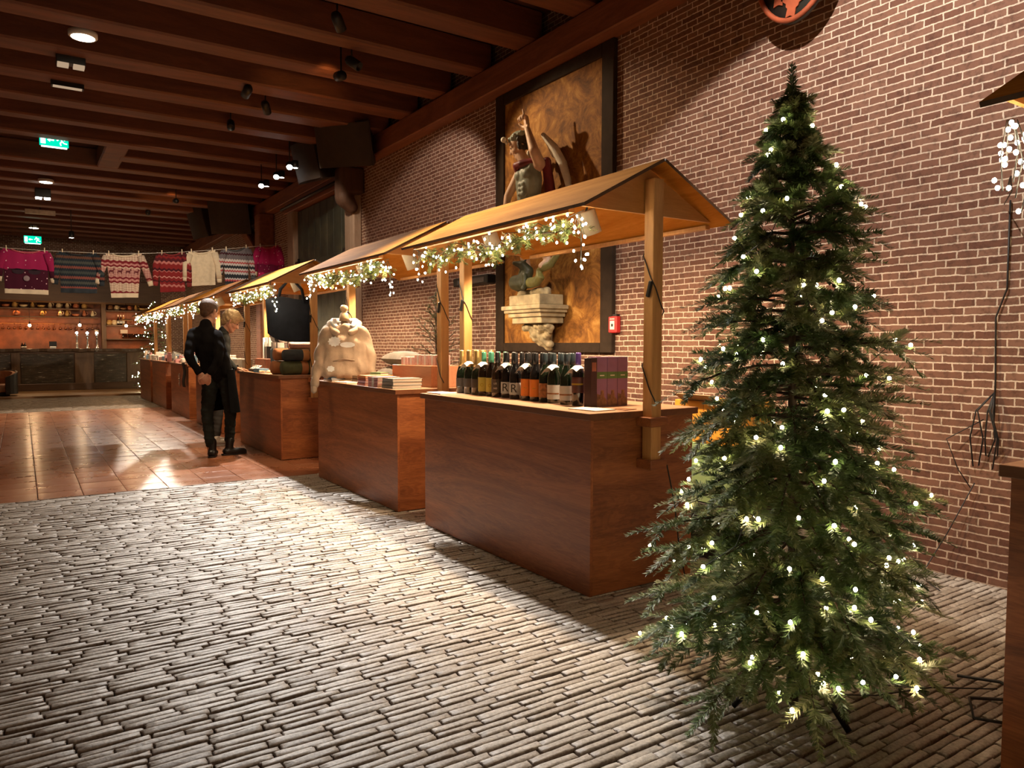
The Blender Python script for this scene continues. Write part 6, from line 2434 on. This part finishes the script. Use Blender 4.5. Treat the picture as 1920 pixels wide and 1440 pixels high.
jumper('grey, white and red striped fair-isle jumper second from the wall', 3.16, 3.62, .72, knit('grey_fairisle', .72, S6, None, .012, freq=22), plain('grey_rib', (.05, .055, .06), .9), plain('grey_rib', (.05, .055, .06), .9), seed=13, slen=.7, splay=.05)
jumper('bright magenta speckled jumper hanging nearest to the brick wall', 3.78, 4.17, .72, knit('magenta_speckle', .72, [(0, (.40, .015, .10)), (.45, (.34, .012, .085)), (.50, (.16, .01, .05)), (.72, (.38, .014, .10))], ((.75, .5, .55), 20, .18), .012, (0, 1), 5), CREAM, plain('pink_rib', (.42, .08, .10), .9), seed=15, slen=.7)

# ================================================================ the bar at the far end
OAK = wood('bar_oak', (.085, .042, .016), (.16, .085, .036), 'Z', .55, .8, .05)
OAKX = wood('bar_oak_rail', (.07, .032, .012), (.13, .065, .026), 'X', .55, .8, .05)
def slate_mat():
    m, nt, bs = new_mat('split_slate')
    v = coords(nt, 'Object', (1.4, 1, 9))
    n = noise(nt, v, 3.0, 5, .7)
    r = ramp(nt, [(.35, (.028, .019, .010)), (.60, (.09, .063, .034)), (.69, (.50, .44, .32))])
    nt.links.new(n.outputs[0], r.inputs[0])
    nt.links.new(r.outputs[0], bs.inputs['Base Color'])
    bs.inputs['Roughness'].default_value = .4
    bump(nt, bs, n.outputs[0], .7, .02)
    return m
bar = thing('bar_counter', 'long dark bar counter with slate panels at the far end', 'bar', (1.0, 23.5, .05))
sm = slate_mat()
BX0, BX1 = -3.55, 1.95
MB().span((BX0, .06, .0), (BX1, .62, 1.03)).build('body', OAK, bar)
for a, b in ((-3.5, -1.25), (-1.02, .17), (.68, 1.45)):
    MB().span((a, .03, .20), (b, .07, .99)).build('slate_panel', sm, bar)
for a, b in ((-1.24, -1.05), (.20, .66), (1.47, 1.93)):
    MB().span((a, .0, .18), (b, .06, 1.02), ch=.008).build('pilaster', OAK, bar)
MB().span((BX0, -.02, .0), (BX1, .06, .19), ch=.01).build('plinth', OAKX, bar)
MB().span((BX0, .01, .985), (BX1, .06, 1.05), ch=.006).build('rail', OAKX, bar)
tpm = MB()
def topf(s):
    def fn(u, v):
        x = BX0 - .03 + (BX1 - BX0 + .06) * u
        fr_ = -.10 + .025 * math.sin(u * 40) + .015 * math.sin(u * 97)
        y = fr_ + (.70 - fr_) * v
        return Vector((x, y, 1.05 + (.075 if s else 0) + (.006 * math.sin(u * 60) if v == 0 else 0)))
    return fn
tpm.grid(topf(1), 60, 3)
tpm.grid(topf(0), 60, 3, flip=True)
n_ = 61 * 4
edge = [(i * 4, n_ + i * 4, n_ + (i + 1) * 4, (i + 1) * 4) for i in range(60)]
tpm.f += edge
tpm.mi += [0] * 60
tpm.sm += [False] * 60
tpm.build('worktop', plain('polished_bar_top', (.085, .055, .035), .14, var=.3, bmp=.1), bar)
BT = .05 + 1.128
# back cabinets, shelves, boxed header
hd = MB().span((-2.7, 23.95, 2.47), (3.45, 25.19, 3.06), ch=.01).build('trim_header', wood('header_boards', (.075, .036, .014), (.12, .06, .025), 'X', .7))
structure(hd)
bk = thing('back_bar', 'dark back bar cabinet with shelves behind the far bar', 'cabinet', (1.0, 25.0, .05))
MB().span((-3.6, -.35, 0), (2.3, .18, .95)).build('base_cabinet', OAK, bk)
M_GLOWWALL = plain('red_brown_boards', (.20, .062, .024), .55, var=.3, scale=5)
MB().span((-3.6, .14, .95), (2.4, .19, 2.43)).build('back_panel', M_GLOWWALL, bk)
MB().span((.98, -.12, .95), (1.10, .14, 2.43), ch=.005).build('divider', OAK, bk)
SHELF = {}
for nm, a, b, z in (('lt', -3.6, .80, 2.26), ('lm', -3.6, .90, 2.03), ('rt', 1.10, 2.35, 2.24), ('rm', 1.10, 2.35, 1.815), ('rl', 1.10, 2.35, 1.41)):
    MB().span((a, -.20, z - .03), (b, .14, z), ch=.003).build('shelf', OAKX, bk)
    SHELF[nm] = (a + 1.0, b + 1.0, z + .05)
MB().tube([(-3.6, -.12, 1.82), (.9, -.12, 1.82)], .010, 6).build('glass_rail', plain('brass_rail', (.45, .22, .09), .3, .8), bk)
# warm strips under the shelves light the wall behind the bottles
for (x, z, ln) in ((-.3, 2.0, 2.6), (-.3, 2.22, 2.6), (2.70, 2.2, 1.1), (2.72, 1.78, 1.1), (2.72, 1.37, 1.1)):
    L = area('shelf_strip', (x, 24.92, z), (x, 25.05, z - .5), 4.0 if ln > 2 else 1.5, ln, .03, (1.0, .42, .12))
area('bar_strip', (-.3, 24.62, 1.05), (-.3, 25.1, 1.5), 16, 2.8, .05, (1.0, .36, .08))
POT = [plain('ochre_pot', (.42, .24, .07), .4, var=.15), plain('red_clay_pot', (.36, .11, .045), .5, var=.15), plain('brown_pot', (.18, .08, .03), .4, var=.2), plain('cream_pot', (.55, .42, .25), .4, var=.1)]
rg9 = random.Random(9)
def pot(label, x, z, kind, mat):
    t = thing('clay_pot', label, 'pot', (x, 24.95, z), 0, 'pots on the bar shelves')
    if kind == 0:
        prof = [(1e-5, 0), (.05, 0), (.075, .05), (.07, .10), (.045, .135), (.05, .15), (.04, .15), (1e-5, .12)]
    elif kind == 1:
        prof = [(1e-5, 0), (.06, 0), (.10, .06), (.105, .09), (.095, .09), (1e-5, .04)]
    else:
        prof = [(1e-5, 0), (.045, 0), (.055, .07), (.04, .12), (.022, .16), (.026, .19), (.018, .19), (1e-5, .17)]
    MB().lathe(prof, n=14).build('pot_body', mat, t)
    if kind != 1:
        h = prof[-2][1]
        MB().tube([(.045, 0, h * .85), (.085, 0, h * .75), (.09, 0, h * .5), (.062, 0, h * .3)], .009, 6).build('handle', mat, t)
    return t
KN = ['round jug', 'wide bowl', 'slim bottle-necked jug']
def place_row(sh, xs, place):
    for i, x in enumerate(xs):
        k_ = rg9.randrange(3)
        mi = rg9.randrange(4)
        pot('%s %s, number %d from the left on the %s' % (['ochre', 'red clay', 'brown', 'cream'][mi], KN[k_], i + 1, place), x, SHELF[sh][2], k_, POT[mi])
place_row('lt', [-.55 + .21 * i for i in range(11)], 'top left bar shelf')
place_row('lm', [-.10, .52, .95, 1.12, 1.34, 1.55, 1.76], 'second left bar shelf')
place_row('rt', [2.22 + .17 * i for i in range(7)], 'top right bar shelf')
place_row('rm', [2.18, 2.32], 'middle right bar shelf')
GL = plain('amber_lit_glass', (.55, .30, .14), .06, var=.05, bmp=0, coat=.6)
def wine_glass_mesh(h=.16, up=True):
    m = MB()
    pr = [(1e-5, 0), (.030, 0), (.030, .004), (.005, .010), (.004, h * .45), (.020, h * .55), (.034, h * .75), (.029, h), (.027, h), (.032, h * .75), (1e-5, h * .52)]
    m.lathe(pr, n=10)
    me = m.mesh('drinking_glass')
    return me
M_GLS = glassy('clear_glass', (1, .93, .85), .03)
gm_ = wine_glass_mesh()
gm_.materials.append(M_GLS)
def glass(x, y, z, label, flip=False, group=None):
    o = bpy.data.objects.new('wine_glass', gm_)
    COL.objects.link(o)
    o.location = (x, y, z)
    if flip:
        o.rotation_euler = (PI, 0, 0)
    return tag(o, label, 'glass', group)
for i in range(19):
    glass(-.55 + .135 * i, 24.88, 1.87, 'wine glass hanging upside down from the rail over the left bar shelves', True, 'glasses on the bar rail')
for i in range(7):
    glass(2.62 + .115 * i, 24.92, SHELF['rm'][2], 'small stemmed glass on the middle right bar shelf', False, 'glasses on the right shelf')
tm = MB()
tm.lathe([(1e-5, 0), (.030, 0), (.036, .15), (.033, .15), (.027, .01), (1e-5, .01)], n=10)
tme = tm.mesh('tumbler')
tme.materials.append(M_GLS)
def tumbler(x, y, z, label, group):
    o = bpy.data.objects.new('beer_glass', tme)
    COL.objects.link(o)
    o.location = (x, y, z)
    return tag(o, label, 'glass', group)
for i in range(12):
    tumbler(2.55 + .072 * i, 24.9, SHELF['rl'][2], 'tall beer glass in the row on the lowest right bar shelf', 'beer glasses on the right shelf')
for r in range(3):
    for i in range(17):
        tumbler(-.5 + .125 * i + .06 * (r % 2), 24.72 + .11 * r, 1.0, 'beer glass standing on the lit back counter behind the bar', 'beer glasses on the back counter')
for i in range(9):
    tumbler(1.95 + .10 * i, 24.75, 1.0, 'beer glass standing behind the beer taps', 'glasses behind the taps')
# bottles, signs, taps, till on the bar
for i, x in enumerate((2.42, 2.49, 2.56)):
    t = thing('spirit_bottle', 'dark spirit bottle with pale neck on the right shelf, %s of three' % ['left', 'middle', 'right'][i], 'bottle', (x, 24.92, SHELF['rm'][2]), 0, 'spirit bottles on the right shelf')
    MB().lathe([(1e-5, 0), (.032, 0), (.034, .16), (.014, .21), (.012, .25), (1e-5, .25)], n=12).build('glass_body', [G_BROWN, G_BROWN, POT[0]][i], t)
    MB().lathe([(.014, .245), (.014, .30), (1e-5, .30)], n=10).build('stopper', M_CARD, t)
    MB().lathe([(.0348, .05), (.0352, .05), (.0352, .12), (.0348, .12)], n=12).build('paper_label', L_PALE, t)
q = MB().span((2.47, 24.90, 1.62), (2.66, 24.93, 1.73), ch=.003)
tag(q.build('wall_notice', P_PAGE), 'small pale notice plate under the middle right bar shelf', 'notice')
q = MB().span((1.80, 24.88, 1.58), (1.90, 24.92, 1.72), ch=.003)
tag(q.build('wall_notice', P_PAGE), 'narrow pale notice beside the middle beer tap', 'notice')
M_TAPB = emit('tap_light', (.55, .85, 1.0), 26)
M_STEEL = plain('brushed_steel', (.55, .53, .50), .25, 1.0, var=.05, bmp=0)
for i, x in enumerate((1.28, 1.53, 1.76)):
    t = thing('beer_tap', 'chrome beer tap with a glowing blue-white badge, %s of three' % ['left', 'middle', 'right'][i], 'beer tap', (x, 23.72, BT), 0, 'beer taps on the bar')
    MB().lathe([(1e-5, 0), (.05, 0), (.05, .015), (.024, .03), (.022, .34), (.035, .37), (1e-5, .38)], n=14).build('column', M_STEEL, t)
    MB().tube([(0, 0, .30), (0, -.10, .30), (0, -.12, .25)], .012, 8).build('spout', M_STEEL, t)
    b_ = MB()
    b_.lathe([(1e-5, -.015), (.028, -.015), (.034, 0), (.028, .015), (1e-5, .015)], (0, -.01, .43), 18, axis=Matrix(((1, 0, 0), (0, 0, 1), (0, -1, 0))))
    b_.build('badge', M_TAPB, t)
    MB().tube([(0, 0, .37), (0, 0, .40)], .012, 8).build('neck', M_STEEL, t)
t = thing('till', 'small dark screen standing on the bar', 'till', (.72, 23.85, BT))
MB().box((0, 0, .12), (.18, .02, .15), Matrix.Rotation(-.2, 3, 'X'), ch=.004).build('screen', M_BLACK, t)
MB().span((-.07, -.05, 0), (.07, .06, .06), ch=.01).build('foot', M_WHITE, t)
for i, x in enumerate((.02, .08)):
    t = thing('spirit_bottle', 'short bottle with pale label standing on the bar, %s one' % ['left', 'right'][i], 'bottle', (x, 23.85, BT))
    MB().lathe([(1e-5, 0), (.035, 0), (.036, .09), (.014, .13), (.013, .16), (1e-5, .16)], n=12).build('glass_body', G_BROWN, t)
    MB().lathe([(.0365, .015), (.037, .015), (.037, .06), (.0365, .06)], n=12).build('paper_label', P_PAGE, t)
for i, (x, y, z, pw) in enumerate(((.20, 23.9, 1.80, 22), (1.38, 24.1, 1.83, 14), (2.54, 24.1, 1.83, 18))):
    t = thing('pendant_lamp', 'bare warm pendant bulb over the bar, %s of three' % ['left', 'middle', 'right'][i], 'pendant lamp', (x, y, z), 0, 'pendant bulbs over the bar')
    MB().sphere((0, 0, 0), .038, 12, 8).build('bulb', emit('pendant_glow', (1.0, .72, .40), 60), t)
    MB().lathe([(.012, .035), (.018, .04), (.018, .09), (.006, .10), (1e-5, .10)], n=10).build('socket', M_BLACK, t)
    MB().tube([(0, 0, .09), (0, .0, .675)], .005, 6).build('flex', M_RUBBER, t)
    if i != 1:
        MB().lathe([(.02, .19), (.05, .185), (.20, .155), (.20, .16), (.05, .195), (.02, .20)], n=20).build('dish_shade', plain('enamel_shade', (.35, .20, .10), .4), t)
    l = point('pendant_light', (0, 0, -.06), pw, kelvin(2700), .04)
    l.parent = t
# tub chair at the left edge, before the bar
t = thing('tub_chair', 'curved tan tub chair with dark shell at the left edge', 'chair', (-.46, 21.7, .05), math.radians(70))
q = MB()
def shell(r0, r1, z0, z1, a0, a1, n=18):
    m = MB()
    prof = []
    for i in range(n + 1):
        a = math.radians(a0 + (a1 - a0) * i / n)
        for r in (r0, r1):
            for z in (z0, z1 - .16 * (abs(i / n - .5) * 2) ** 2):
                prof.append((r * math.cos(a), r * math.sin(a), z))
    fs = []
    for i in range(n):
        b = i * 4
        for j, k in ((0, 1), (1, 3), (3, 2), (2, 0)):
            fs.append((b + j, b + k, b + 4 + k, b + 4 + j))
    fs += [(0, 2, 3, 1), (n * 4, n * 4 + 1, n * 4 + 3, n * 4 + 2)]
    m.add(prof, fs, 0, False)
    return m
shell(.33, .37, .05, .62, -140, 140).build('shell', plain('dark_leather', (.018, .014, .012), .4), t)
shell(.26, .328, .08, .60, -135, 135).build('padding', plain('tan_leather_seat', (.40, .17, .07), .5), t)
MB().lathe([(1e-5, .10), (.25, .10), (.255, .13), (.255, .26), (.22, .29), (1e-5, .29)], n=24).build('seat', plain('tan_leather_seat', (.40, .17, .07), .5), t)
MB().lathe([(1e-5, 0), (.2, 0), (.2, .10), (1e-5, .10)], n=20).build('base', M_BLACK, t)
